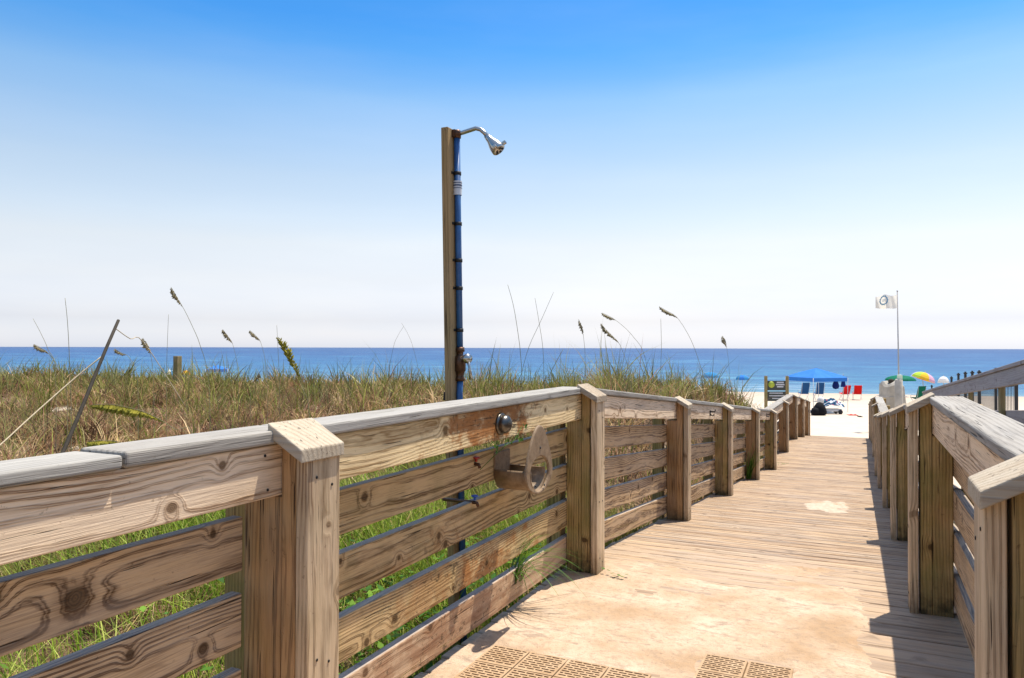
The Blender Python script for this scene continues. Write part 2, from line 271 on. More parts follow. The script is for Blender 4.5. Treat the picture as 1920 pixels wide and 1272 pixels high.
# ------------------------------------------------------------------ mesh builder
class MB:
    def __init__(s): s.v = []; s.f = []; s.w = []; s.r = []; s.h = []; s.sm = []
    def add(s, vs, fs, wco=None, rnd=0., hg=None, smooth=False):
        n = len(s.v); s.v += [tuple(v) for v in vs]; s.f += [tuple(i+n for i in f) for f in fs]
        s.w += [tuple(v) for v in (wco if wco is not None else vs)]; s.r += [rnd]*len(vs)
        s.h += list(hg) if hg is not None else [1.]*len(vs); s.sm += [smooth]*len(fs); return s
    def box(s, x0, x1, y0, y1, z0, z1, axis='y', z0b=None, z1b=None, rnd=None):
        """box; z0b,z1b = z at y1 end (sheared). axis = grain direction"""
        z0b = z0 if z0b is None else z0b; z1b = z1 if z1b is None else z1b
        vs = [(x0, y0, z0), (x1, y0, z0), (x1, y1, z0b), (x0, y1, z0b), (x0, y0, z1), (x1, y0, z1), (x1, y1, z1b), (x0, y1, z1b)]
        fs = [(0, 3, 2, 1), (4, 5, 6, 7), (0, 1, 5, 4), (1, 2, 6, 5), (2, 3, 7, 6), (3, 0, 4, 7)]
        r = random.random() if rnd is None else rnd; o = r*913.7 % 60; xm, ym, zm = (x0+x1)/2, (y0+y1)/2, 0
        if axis == 'y': w = [(v[1]+o, v[0]-xm, (v[2]-((z0+z1)/2 if v[1] == y0 else (z0b+z1b)/2))) for v in vs]
        elif axis == 'x': w = [(v[0]+o, v[2]-(z0+z1)/2, v[1]-ym) for v in vs]
        else: w = [(v[2]+o, v[0]-xm if (y1-y0) > (x1-x0) else v[1]-ym, v[1]-ym if (y1-y0) > (x1-x0) else v[0]-xm) for v in vs]
        return s.add(vs, fs, w, r, [0 if i < 4 else (z1-z0) for i in range(8)])
    def tube(s, pts, rad, n=8, caps=True, smooth=True):
        pts = [Vector(p) for p in pts]; rad = rad if isinstance(rad, (list, tuple)) else [rad]*len(pts)
        vs = []; fs = []; a = None
        for i, p in enumerate(pts):
            t = (pts[min(i+1, len(pts)-1)]-pts[max(i-1, 0)]).normalized()
            if a is None: a = t.orthogonal().normalized()
            else: a = (a - t*a.dot(t)).normalized()
            b = t.cross(a)
            for k in range(n): vs.append(p+(a*math.cos(2*PI*k/n)+b*math.sin(2*PI*k/n))*rad[i])
        for i in range(len(pts)-1):
            for k in range(n): fs.append((i*n+k, i*n+(k+1) % n, (i+1)*n+(k+1) % n, (i+1)*n+k))
        if caps: fs.append(tuple(range(n))[::-1]); fs.append(tuple(range((len(pts)-1)*n, len(pts)*n)))
        return s.add(vs, fs, smooth=smooth)
    def lathe(s, prof, M4=None, n=20, smooth=True):
        """prof [(r,z)] around local z, transformed by M4"""
        vs = []; fs = []; M4 = M4 or Matrix()
        for r, z in prof:
            for k in range(n): vs.append(M4 @ Vector((r*math.cos(2*PI*k/n), r*math.sin(2*PI*k/n), z)))
        for i in range(len(prof)-1):
            for k in range(n): fs.append((i*n+k, i*n+(k+1) % n, (i+1)*n+(k+1) % n, (i+1)*n+k))
        return s.add(vs, fs, smooth=smooth)
    def obox(s, M4, sx, sy, sz):
        vs = [M4 @ Vector((x*sx/2, y*sy/2, z*sz/2)) for z in (-1, 1) for x, y in ((-1, -1), (1, -1), (1, 1), (-1, 1))]
        return s.add(vs, [(0, 3, 2, 1), (4, 5, 6, 7), (0, 1, 5, 4), (1, 2, 6, 5), (2, 3, 7, 6), (3, 0, 4, 7)])
    def build(s, name, mat, parent=None, bevel=0., seg=2, solid=0.):
        me = bpy.data.meshes.new(name); me.from_pydata(s.v, [], s.f); me.materials.append(mat)
        a = me.attributes.new('wco', 'FLOAT_VECTOR', 'POINT'); a.data.foreach_set('vector', np.array(s.w, 'f').ravel())
        a = me.attributes.new('rnd', 'FLOAT', 'POINT'); a.data.foreach_set('value', np.array(s.r, 'f'))
        a = me.attributes.new('hgt', 'FLOAT', 'POINT'); a.data.foreach_set('value', np.array(s.h, 'f'))
        me.polygons.foreach_set('use_smooth', s.sm); me.update()
        o = bpy.data.objects.new(name, me); COL.objects.link(o)
        if parent is not None:
            o.parent = parent; o.matrix_parent_inverse = parent.matrix_basis.inverted()
        if solid: md = o.modifiers.new('thick', 'SOLIDIFY'); md.thickness = solid; md.offset = 0
        if bevel: md = o.modifiers.new('edge', 'BEVEL'); md.width = bevel; md.segments = seg; md.limit_method = 'ANGLE'; md.angle_limit = R(40)
        return o
def tag(o, label=None, cat=None, group=None, kind=None):
    if label: o['label'] = label
    if cat: o['category'] = cat
    if group: o['group'] = group
    if kind: o['kind'] = kind
    return o
def empty(name, loc, label, cat, group=None):
    o = bpy.data.objects.new(name, None); COL.objects.link(o); o.location = loc; o.empty_display_size = .2
    o.matrix_basis = Matrix.Translation(Vector(loc)); return tag(o, label, cat, group)
# ------------------------------------------------------------------ ground
def grid(name, xs, ys, zf, mat, kind='structure', veg=None):
    Xg, Yg = np.meshgrid(xs, ys); Z = zf(Xg, Yg); nx, ny = len(xs), len(ys)
    v = np.stack([Xg.ravel(), Yg.ravel(), Z.ravel()], 1).astype('f')
    i = (np.arange(ny-1)[:, None]*nx + np.arange(nx-1)[None, :]).ravel()
    q = np.stack([i, i+1, i+nx+1, i+nx], 1).astype(np.int32)
    me = bpy.data.meshes.new(name); me.vertices.add(len(v)); me.vertices.foreach_set('co', v.ravel())
    me.loops.add(q.size); me.loops.foreach_set('vertex_index', q.ravel()); me.polygons.add(len(q))
    me.polygons.foreach_set('loop_start', np.arange(0, q.size, 4, dtype=np.int32)); me.polygons.foreach_set('use_smooth', [True]*len(q))
    me.update(calc_edges=True); me.validate(); me.materials.append(mat)
    if veg is not None:
        a = me.attributes.new('veg', 'FLOAT', 'POINT'); a.data.foreach_set('value', veg(Xg, Yg).ravel().astype('f'))
    o = bpy.data.objects.new(name, me); COL.objects.link(o); tag(o, kind=kind); return o
def vegf(x, y):
    e = 20.5+1.2*wav(x, y, .3, 5)+.05*np.abs(x+2)+3.2*sm(6, 2, -x)
    l = sm(-1.5, -1.9, x)*(1-sm(e-1.5, e+1, y)); r = sm(.5, .8, x)*(1-sm(9, 13, y))
    return np.maximum(l, r)
def axis(*segs): return np.unique(np.concatenate([np.arange(a, b, st) for a, b, st in segs]))
gx = axis((-3000, -400, 400), (-400, -60, 20), (-60, -30, 1.5), (-30, 8, .22), (8, 60, 1.5), (60, 400, 20), (400, 3001, 400))
gy = axis((-3000, -400, 400), (-400, -40, 20), (-40, -4, 1.5), (-4, 30, .22), (30, 90, .6), (90, 400, 20), (400, 1401, 200))
grid('sand_ground', gx, gy, ground, M['sand'], veg=vegf)
grid('sea', axis((-40000, 40001, 4000)), np.array([40, 100, 1000, 5000, 45000.]), lambda x, y: np.full_like(x, -2.75, dtype=float), M['water'])
# ------------------------------------------------------------------ deck
def plank_deck():
    mb = MB(); y = -3.2
    while y < 24.25:
        w = .139; j = random.uniform(-.0012, .0012); e = random.uniform(-.008, .008)
        z0 = dz(y); z1 = dz(y+w); r = random.random()
        mb.box(-1.60+e, .475+e, y, y+w, z0-.038+j, z0+j, 'x', z1-.038+j, z1+j, r); y += w+random.uniform(.011, .016)
    return mb
tag(plank_deck().build('boardwalk_deck', M['deck'], None, .004, 1), kind='structure')
jb = MB()
for xx in (-1.56, -.9, -.25, .39):
    for a, b in ((-3.2, 4.2), (4.2, 14.1), (14.1, 19.1), (19.1, 24.2)):
        jb.box(xx, xx+.04, a+.001, b, dz(a)-.19, dz(a)-.042, 'y', dz(b)-.19, dz(b)-.042)
tag(jb.build('deck_joists', M['old']), kind='structure')
# drifted sand on the near deck
MATS = [(-1.45, -.75, 2.2, 2.93), (-.60, -.245, 2.35, 3.23)]
def drift(x, y):
    n = wav(x, y, 3.1, 7) + .5*wav(x, y, 9, 12) + .35*wav(x, y, 27, 17)
    base = .0058 - .0080*sm(3.7, 4.75, y+.30*(x+.58)*.5) + .0040*n + .0012*wav(x, y, 55, 33)
    base = base - .030*sm(4.9, 6.2, y) - .016*sm(-.08, .14, x+.05*wav(x, y, 6, 30))
    for a, b, c, d in MATS:
        e = .07*wav(x, y, 14, 21) + .09*wav(x, y, 5, 25) + .03
        k = sm(-.02, .05, np.minimum(np.minimum(x-a, b-x), np.minimum(y-c, d-y))+e*.6)
        base = base - .012*k
    base = base + .012*np.exp(-((x+.35)**2/.03+(y-6.9)**2/.5))*0
    return dzv(y) + base
grid('drifted_sand', np.arange(-1.55, .40, .014), np.arange(.6, 6.3, .016), drift, M['drift'])
def patch(x, y):
    d = ((x+.33)/.20)**2+((y-8.75)/.50)**2; return dzv(y) + .007*(1-d) + .006*wav(x, y, 9, 4) + .007*wav(x, y, 37, 8) 
grid('sand_patch', np.arange(-.8, .25, .02), np.arange(7.9, 9.8, .02), lambda x, y: np.maximum(patch(x, y), dzv(y)-.02), simple('white_sand', (.52, .42, .32), .95, .1, scale=20))
# rubber mats: slotted tiles
mlabs = ['slotted brown drain mat at the foot of the left railing under the shower', 'slotted brown drain mat half buried in sand in mid walkway', 'small slotted drain mat corner in the right railing shade']
for (a, b, c, d), lab in zip(MATS, mlabs):
    mb = MB(); T = .175; nx = max(1, round((b-a)/T)); ny = max(1, round((d-c)/T)); tx = (b-a)/nx; ty = (d-c)/ny
    for i in range(nx):
        for j in range(ny):
            x0 = a+i*tx+.003; x1 = a+(i+1)*tx-.003; y0 = c+j*ty+.003; y1 = c+(j+1)*ty-.003; e = .009
            zt = .0085; n = 8; p = (y1-y0-2*e)/n
            mb.box(x0, x1, y0, y0+e, 0.001, zt); mb.box(x0, x1, y1-e, y1, 0.001, zt); mb.box(x0, x0+e, y0+e, y1-e, 0.001, zt); mb.box(x1-e, x1, y0+e, y1-e, 0.001, zt)
            for k in range(n):
                ya = y0+e+k*p; mb.box(x0+e, x1-e, ya, ya+p*.52, 0.001, zt-.0006)
                L = (x1-x0-2*e)/4; sh = (k % 2)*L/2
                for q in range(5):
                    xa = x0+e+q*L-sh+L*.82; xb = xa+L*.18
                    xa = max(xa, x0+e); xb = min(xb, x1-e)
                    if xb-xa > .002: mb.box(xa, xb, ya+p*.52, ya+p, 0.001, zt-.0009)
    mo = mb.build('drain_mat', M['mat']); mu = MB(); mu.box(a+.004, b-.004, c+.004, d-.004, -.004, .0012); mu.build('underside', M['mat_dark'], mo)  # dark brown plate added beneath the tiles so the slots stand out darker
    tag(mo, lab, 'drain mat', 'slotted drain mats in the sandy deck')
# ------------------------------------------------------------------ railings
MID = -.5785
PY = [-3.3, -.86, 1.608, 4.076, 6.556, 8.98, 11.57, 14.07, 16.58, 19.06, 21.53, 24.0]
def railing(side, off, xoff, label):
    o = empty('boardwalk_railing', (MID+side*.95, 1.6, 0), label, 'railing', 'railings of the main boardwalk')
    def XX(a): return MID+xoff+side*a
    def bx(mb, a0, a1, y0, y1, h0, h1, axis='y', slope=True):
        x0, x1 = sorted((XX(a0), XX(a1)))
        if slope: mb.box(x0, x1, y0, y1, dz(y0)+h0, dz(y0)+h1, axis, dz(y1)+h0, dz(y1)+h1)
        else: mb.box(x0, x1, y0, y1, h0, h1, axis)
    ys = [y+off for y in PY]
    def sec(i, j=0): return ys[i]+.07
    for i in range(len(ys)-1):
        a, b = ys[i]+.07, ys[i+1]+.07; g = .0012
        st = side < 0 and i == 2
        mb = MB(); bx(mb, .8865, .9245, a+g, b-g, .888, 1.033); mb.build('rail_board', M['board_stain'] if st else M['board'], o, .004)
        for k, h in enumerate((.681, .470, .260, .050)):
            dxx = random.uniform(-.002, .002)
            mb = MB(); bx(mb, .9765+dxx, 1.0145+dxx, a+g, 1.568 if (side < 0 and i == 1) else b-g, h, h+.150)
            mb.build('slat', (M['foot_slat'] if k == 3 else M['slat_stain']) if st else M['slat'], o, .004)
        cuts = [a, b]
        if side < 0 and i == 1: cuts = [a, 1.12, b]
        if side < 0 and i == 2: cuts = [a, b]
        for c0, c1 in zip(cuts[:-1], cuts[1:]):
            if side < 0 and i == 1 and c0 == a:
                mb = MB(); bx(mb, .8715, 1.0265, c0+g, c1-.004, 1.035, 1.066)
            else: mb = MB(); bx(mb, .8715, 1.0265, c0+g, c1-g, 1.035, 1.072)
            mb.build('cap_board', M['cap'], o, .008, 3)
    for i, y in enumerate(ys):
        z = dz(y); top = z
        mb = MB(); bx(mb, 1.0165, 1.105, y+.02, y+.11, z-.45, z+1.03, 'z', False)
        p = mb.build('post', M['post'], o, .004)
        pm = [M['post_warm'], M['post']][(i % 2) if side < 0 else 1] if i != 3 else M['post']
        if side < 0 and i in (8, 9, 10, 11): pm = M['post_warm']
        zt = min(dz(y), dz(y+.14)); zb = zt-.002
        mb = MB(); bx(mb, .8885-.004, 1.022 if (side < 0 and i == 2) else .9745, y+.012, y+.128, zb-.03, zt+.884, 'z', False)
        bx(mb, .833, .8835, y+.010, y+.130, zb-.03, zt+.99, 'z', False)
        def slope_top(m_, y_):
            for i_, v_ in enumerate(m_.v):
                if v_[2] > zt+.9: a_ = side*(v_[0]-MID-xoff); m_.v[i_] = (v_[0], v_[1], zt+1.026-.037-.0015+(a_-.772)/(.893-.772)*.068)
        slope_top(mb, y)
        mb.build('inner_post', pm, o, .004)
        mb = MB(); bx(mb, .7845, .8235, y, y+.142, zb-.03, zt+.972, 'z', False); slope_top(mb, y); f = mb.build('facing', M['facing'], o, .004)
        # sloped cap board
        mb = MB(); r = random.random(); a_in, a_out = .774, .893; y0, y1 = y-.036, y+.149; zt2 = zt
        zi, zo = zt2+1.026, zt2+1.094; th = .037
        vs = [(XX(a_in), y0, zi-th), (XX(a_out), y0, zo-th), (XX(a_out), y1, zo-th), (XX(a_in), y1, zi-th), (XX(a_in), y0, zi), (XX(a_out), y0, zo), (XX(a_out), y1, zo), (XX(a_in), y1, zi)]
        if y > 4.5:
            pass
        fs = [(0, 3, 2, 1), (4, 5, 6, 7), (0, 1, 5, 4), (1, 2, 6, 5), (2, 3, 7, 6), (3, 0, 4, 7)]
        if side < 0: fs = [f_[::-1] for f_ in fs]
        w = [(abs(v[0]-XX(a_in))+r*40, v[2]-zt2-1.04, v[1]-y) for v in vs]; mb.add(vs, fs, w, r)
        mb.build('post_cap', M['post_cap'], o, .004, 2)
    mb = MB()
    def nail(a_, y_, z_, r_=.0042):
        x_ = XX(a_); mb.lathe([(0, 0), (r_, 0), (r_, .0018), (0, .0022)], Matrix.Translation((x_, y_, z_)) @ Matrix.Rotation(-side*PI/2, 4, 'Y'), 8, False)
    for i, y in enumerate(ys[1:8]):
        for dy_, dz_ in ((.035, .93), (.105, .90), (.04, .42), (.10, .40), (.045, .09), (.1, .07)): nail(.7842, y+dy_+random.uniform(-.008, .008), dz(y)+dz_+random.uniform(-.02, .02))
        for dy_ in (-.05, .19):
            yy_ = y+dy_
            for h_ in (.91, 1.0): nail(.8862, yy_+random.uniform(-.01, .01), dz(yy_)+h_+random.uniform(-.01, .01))
    tag(mb.build('nail_heads', M['iron'], o), kind='stuff')
    return o
L = railing(-1, 0., 0., 'long weathered timber railing left of the boardwalk, behind the shower trough')
Rr = railing(1, .11, .012, 'timber railing right of the boardwalk, nearest the camera at the right edge')
# black hooks on the boards
def hook(p, sx, lab):
    mb = MB(); x, y, z = p
    mb.box(*sorted((x, x+sx*.008)), y-.012, y+.012, z-.03, z+.03); mb.tube([(x+sx*.006, y, z+.018), (x+sx*.05, y, z+.014), (x+sx*.058, y, z+.04)], .0065, 8); mb.tube([(x+sx*.006, y, z-.012), (x+sx*.03, y, z-.03), (x+sx*.045, y, z-.012)], .006, 8)
    tag(mb.build('coat_hook', M['iron']), lab, 'hook', 'black hooks on the railings')
p = onX(1331, 775, -1.465); hook((-1.4645, p.y, p.z), 1, 'black hook on the left railing board, nearer of its two')
p = onX(1437, 779, -1.465); hook((-1.4645, p.y, p.z), 1, 'black hook on the left railing board, farther and smaller of its two')
p = onX(1695, 778, .318); hook((.3195, p.y, p.z), -1, 'black hook on the right railing board')
# neighbour boardwalk rail
nb = empty('neighbour_railing', (1.25, 7, -1), 'grey sloping railing of the neighbouring ramp at the right edge', 'railing')
def nz(y): return 1.3-(.086+(y-7.17)*.0755)
nys = [-2.4+2.42*i for i in range(9)]; nys = [y for y in nys]
nys = [1.2, 3.9, 6.3, 8.62, 10.9, 13.2, 15.5, 17.9]
for a, b in zip(nys[:-1], nys[1:]):
    mb = MB(); mb.box(1.19, 1.228, a+.001, b-.001, nz(a)-.185, nz(a)-.038, 'y', nz(b)-.185, nz(b)-.038); mb.build('rail_board', M['old'], nb, .004)
    mb = MB(); mb.box(1.175, 1.33, a+.001, b-.001, nz(a)-.0365, nz(a), 'y', nz(b)-.0365, nz(b)); mb.build('cap_board', M['old'], nb, .006)
    for h in (.40, .62, .84):
        mb = MB(); mb.box(1.275, 1.31, a+.001, b-.001, nz(a)-h-.14, nz(a)-h, 'y', nz(b)-h-.14, nz(b)-h); mb.build('slat', M['old'], nb, .004)
for y in nys:
    mb = MB(); mb.box(1.1935+.037, 1.273, y-.05, y+.07, nz(y)-1.9, nz(y)-.045, 'z'); mb.build('post', M['old_post'], nb, .004)
# iron fence beyond
fn = empty('iron_fence', (2.7, 20, -1), 'dark iron fence with capped posts behind the neighbouring ramp', 'fence')
tops = [(1747, 722), (1784, 706), (1797, 699.5), (1810, 697), (1823, 695.5), (1836, 694.5), (1867, 690), (1905, 680)]
pts = []
for px, py in tops:
    k = (px-1613.)/F*math.cos(TH); # X = k*zc
    zc = 2.75/k; q = at(px, py, zc); pts.append(q)
for q in pts:
    mb = MB(); mb.box(q.x-.03, q.x+.03, q.y-.03, q.y+.03, q.z-1.9, q.z-.07); mb.box(q.x-.045, q.x+.045, q.y-.045, q.y+.045, q.z-.07, q.z-.03); mb.box(q.x-.022, q.x+.022, q.y-.022, q.y+.022, q.z-.03, q.z); mb.build('post', M['fencep'], fn, .004)
for q0, q1 in zip(pts[:-1], pts[1:]):
    mb = MB(); mb.tube([q0-Vector((0, 0, .45)), q1-Vector((0, 0, .45))], .013, 6); mb.tube([q0-Vector((0, 0, 1.25)), q1-Vector((0, 0, 1.25))], .013, 6)
    n = max(2, int((q1-q0).length/.16))
    for i in range(1, n):
        c = q0.lerp(q1, i/n); mb.tube([c-Vector((0, 0, .38)), c-Vector((0, 0, 1.5))], .007, 5)
    mb.build('baluster_panel', M['fencep'], fn)
# ------------------------------------------------------------------ shower
SX = -1.797
base = onX(840, 745, SX)+Vector((0, .05, 0)); topp = onX(832.5, 238, SX)+Vector((0, .05, 0))
sh = empty('outdoor_shower', (SX, base.y, gz(SX, base.y)), 'tall timber outdoor shower post with blue pipe behind the left railing', 'shower')
lean = (topp-base)/(topp.z-base.z)
def sp(z, dx=0, dy=0): return Vector((SX+dx+(lean*(z-base.z)).x, base.y+(lean*(z-base.z)).y+dy, z))
pw, pd = .038, .096
mb = MB(); z0 = -.6; z1 = topp.z; vs = []
for z in (z0, z1):
    c = sp(z)
    for dx, dy in ((-pw/2, -pd/2), (pw/2, -pd/2), (pw/2, pd/2), (-pw/2, pd/2)): vs.append((c.x+dx, c.y+dy, z))
w = [(v[2], (i % 4 in (1, 2))*pw-pw/2, (i % 4 in (2, 3))*pd-pd/2) for i, v in enumerate(vs)]
mb.add(vs, [(0, 3, 2, 1), (4, 5, 6, 7), (0, 1, 5, 4), (1, 2, 6, 5), (2, 3, 7, 6), (3, 0, 4, 7)], w, .37); mb.build('post', M['shower_post'], sh, .004)
px_ = pw/2+.017
def pp(z, off=0): return sp(z, px_-.002, .014+off)
zt = onX(858, 262, SX).z; zv = onX(868, 655, SX).z
mb = MB(); mb.tube([pp(zt), pp((zt+zv)/2), pp(zv)], .0155, 12); mb.build('pipe', M['pipe'], sh)
mb = MB(); zlow = onX(868, 735, SX).z; mb.tube([pp(zv-.14), pp(zlow, -.01), pp(-.3)], .0155, 12); mb.build('pipe', M['pipe'], sh)
for py in (333, 425, 492, 543, 620):
    z = onX(860, py, SX).z; mb = MB()
    c = pp(z); mb.lathe([(.0155, -.009), (.0185, -.008), (.0185, .008), (.0155, .009)], Matrix.Translation(c), 14); mb.box(c.x-.032, c.x-.012, c.y-.034, c.y+.034, z-.006, z+.006); mb.build('pipe_strap', M['strap'], sh)
# arm and head
e0 = pp(zt+.005); mb = MB()
mb.lathe([(.0, -.02), (.02, -.02), (.021, .012), (.017, .018), (0, .018)], Matrix.Translation(e0), 14); mb.obox(Matrix.Translation(e0+Vector((-.008, 0, 0))), .02, .05, .035); mb.build('elbow_fitting', M['brass'], sh)
RV = Vector((math.cos(TH), math.sin(TH), 0)); adir = (Vector((1, .12, 0))).normalized()
zc0 = (CM.inverted() @ e0).z*-1
sc = zc0/F
def arm(px, py): # spread in the plane of the arm
    du = (px-860)*sc; dv = -(py-258)*sc; return e0 + adir*du/(adir.dot(RV))*1.0 + Vector((0, 0, dv))
A = [e0+Vector((.005, 0, 0)), arm(872, 256), arm(885, 253), arm(896, 250.5), arm(905, 253.5), arm(912, 260), arm(919, 269)]
mb = MB(); mb.tube(A, .0105, 12); mb.build('shower_arm', M['chrome'], sh)
hd = (arm(936, 290)-arm(919, 269)).normalized(); q = hd.to_track_quat('Z', 'Y').to_matrix().to_4x4(); hm = Matrix.Translation(arm(917, 267)) @ q
mb = MB(); mb.lathe([(0, -.004), (.014, -.004), (.016, .012), (.019, .03), (.031, .062), (.034, .082), (.034, .094), (.030, .098), (0, .098)], hm, 20)
hh = mb.build('shower_head', M['chrome'], sh)
mb = MB()
for k in range(5):
    a = 2*PI*k/5; mb.lathe([(.0, .0985), (.0065, .0985), (.0065, .101), (0, .101)], hm @ Matrix.Translation((.017*math.cos(a), .017*math.sin(a), .0)), 8)
mb.build('nozzle', M['strap'], hh)
mb = MB(); mb.obox(hm @ Matrix.Translation((0, .036, .085)) @ Matrix.Rotation(.2, 4, 'X'), .016, .03, .016)
mb.obox(hm @ Matrix.Translation((-.036, 0, .085)), .03, .016, .016); mb.build('spray_lever', M['chrome'], hh, .003)
# bolts at post top
mb = MB(); c = sp(topp.z-.03, pw/2, -.005); mb.lathe([(.006, 0), (.006, .004), (0, .004)], Matrix.Translation(c) @ Matrix.Rotation(PI/2, 4, 'Y'), 8); mb.build('bolt', M['iron'], sh)
# label plate
z = onX(858, 359, SX).z; c = pp(z)
mb = MB(); mb.lathe([(.0205, -.034), (.021, .034)], Matrix.Translation(c), 16); pl = mb.build('label_plate', M['label'], sh)
mb = MB()
for dzz, hh_ in ((.024, .004), (.012, .007), (-.001, .003)): mb.lathe([(.0216, dzz-hh_/2), (.0218, dzz+hh_/2)], Matrix.Translation(c), 16)
mb.build('label_print', M['ink'], pl)
# valve assembly
mb = MB(); c = pp(zv-.03)
mb.lathe([(.0, .04), (.021, .04), (.023, .02), (.016, .015), (.016, 0), (.025, -.005), (.028, -.03), (.028, -.075), (.022, -.08), (.018, -.10), (.022, -.11), (.022, -.125), (0, -.125)], Matrix.Translation(c), 14); mb.build('valve_body', M['brass'], sh)
mb = MB(); hc = c+Vector((.0, -.0, -.015)); d = Vector((.8, -.35, 0)).normalized()
mb.tube([hc, hc+d*.045], [.012, .012], 10); mb.lathe([(0, -.004), (.018, -.004), (.024, .01), (.021, .026), (0, .030)], Matrix.Translation(hc+d*.045) @ d.to_track_quat('Z', 'Y').to_matrix().to_4x4(), 16)
mb.tube([hc+d*.062, hc+d*.068+Vector((.006, 0, -.05)), hc+d*.07+Vector((.012, 0, -.10))], [.008, .007, .010], 8); mb.build('valve_handle', M['chrome'], sh)
mb = MB(); c = sp(onX(838, 745, SX).z+.01, -pw/2-.012, 0); mb.box(c.x-.012, c.x+.012, c.y-.02, c.y+.02, c.z-.03, c.z+.012); mb.build('bracket', M['iron'], sh)
# push button
mb = MB(); q = Matrix.Translation((-1.4645, BTN.y, BTN.z)) @ Matrix.Rotation(PI/2, 4, 'Y')
pb = empty('push_button', (-1.4645, BTN.y, BTN.z), 'round domed metal push button on the rust stained rail board', 'push button')
mb.lathe([(0, 0), (.050, 0), (.050, .006), (.046, .012), (.042, .013), (0, .018)], q, 28); mb.build('flange', M['steel'], pb)
mb = MB(); mb.lathe([(.041, .012)]+[(.041*math.cos(t), .024+.030*math.sin(t)) for t in np.linspace(0, PI/2, 9)], q, 28); mb.build('dome', M['steel'], pb)
# hose holder
hp = onX(985, 885, -1.555); hxx = -1.5535
hc = onX(1010, 884, -1.36)
hy, hz_ = hc.y, hc.z
ho = empty('hose_holder', (hxx, hy, hz_), 'tan plastic hose holder with teardrop flange screwed to the left railing slats', 'hose holder')
def ring_pts(f, n=40): return [f(2*PI*i/n) for i in range(n)]
def tear(t):
    y = math.sin(t); z = -math.cos(t); r = .128
    yy = r*y*(1 if z < 0 else (1-z*.30) ); zz = r*z*.80 if z < 0 else z*.215*1.0
    return (yy*1.25, zz)
def inner(t):
    y = math.sin(t); z = -math.cos(t); return (.110*y, .082*z-.006 if z < 0 else .075*z-.006)
N = 48; fx = -1.352; th = .013
To = [tear(2*PI*i/N) for i in range(N)]; Ti = [inner(2*PI*i/N) for i in range(N)]
mb = MB(); vs = []
for xx, sc_ in ((fx-th, 1.), (fx-.003, 1.), (fx, .965)):
    for a in To: vs.append((xx, hy+a[0]*sc_, hz_+a[1]*sc_))
for xx, sc_ in ((fx-.001, 1.06), (fx-.006, 1.), (fx-th, 1.)):
    for a in Ti: vs.append((xx, hy+a[0]*sc_, hz_+a[1]*sc_))
fs = []
for L_ in range(5):
    for i in range(N): fs.append((L_*N+i, L_*N+(i+1) % N, (L_+1)*N+(i+1) % N, (L_+1)*N+i))
for i in range(N): fs.append((5*N+i, 5*N+(i+1) % N, (i+1) % N, i))
mb.add(vs, fs, smooth=False); mb.build('flange', M['plastic'], ho, .003)
mb = MB(); vs = []; fs = []; n = 28
arc = [(-(PI*.95)/2-.25 + (PI*.95+.5)*i/(n-1)) for i in range(n)]   # open on top
for xx in (fx-th+.002, hxx+.004):
    for r in (.088, .081):
        for a in arc: vs.append((xx, hy+r*math.sin(a), hz_-.006-r*math.cos(a)))
def V_(x_, r_, i): return x_*2*n+r_*n+i
for i in range(n-1):
    fs += [(V_(0, 0, i), V_(1, 0, i), V_(1, 0, i+1), V_(0, 0, i+1)), (V_(0, 1, i+1), V_(1, 1, i+1), V_(1, 1, i), V_(0, 1, i)), (V_(1, 0, i), V_(1, 1, i), V_(1, 1, i+1), V_(1, 0, i+1)), (V_(0, 0, i+1), V_(0, 1, i+1), V_(0, 1, i), V_(0, 0, i))]
for i in (0, n-1): fs.append((V_(0, 0, i), V_(0, 1, i), V_(1, 1, i), V_(1, 0, i)))
mb.add(vs, fs, smooth=True); mb.build('trough', M['plastic'], ho)
mb = MB(); mb.box(hxx, hxx+.008, hy-.085, hy+.085, hz_-.03, hz_+.085); mb.build('back_plate', M['plastic'], ho, .004)
for yy, zz in ((.0, .11), (-.055, -.06), (.045, -.07)):
    mb = MB(); mb.lathe([(.006, 0), (.006, .003), (0, .004)], Matrix.Translation((fx, hy+yy, hz_+zz)) @ Matrix.Rotation(PI/2, 4, 'Y'), 8); mb.build('screw', M['iron'], ho)
# small valves in the gaps
def valve(px, py, mat, lab):
    p = onX(px, py, -1.545); mb = MB(); e = empty('hose_valve', p, lab, 'valve', 'small valves in the railing gaps')
    mb.tube([p+Vector((-.16, .0, -.01)), p+Vector((-.01, 0, -.01)), p+Vector((.012, 0, -.012)), p+Vector((.018, .0, -.028))], [.008, .008, .008, .007], 10); pass; mb.build('valve_body', M['brass'], e)
    mb = MB(); mb.tube([p+Vector((0, 0, .0)), p+Vector((0, 0, .016))], .006, 8)
    mb.lathe([(.0, -.004), (.008, -.005), (.015, -.003), (.017, .0), (.015, .003), (.008, .005), (0, .004)], Matrix.Translation(p+Vector((0, 0, .018))), 10); mb.build('handle', mat, e)
valve(893, 866, M['red_handle'], 'small red handled valve poking through the slats below the push button')
valve(890, 938, M['blue_handle'], 'small blue handled valve between the slats left of the hose holder')
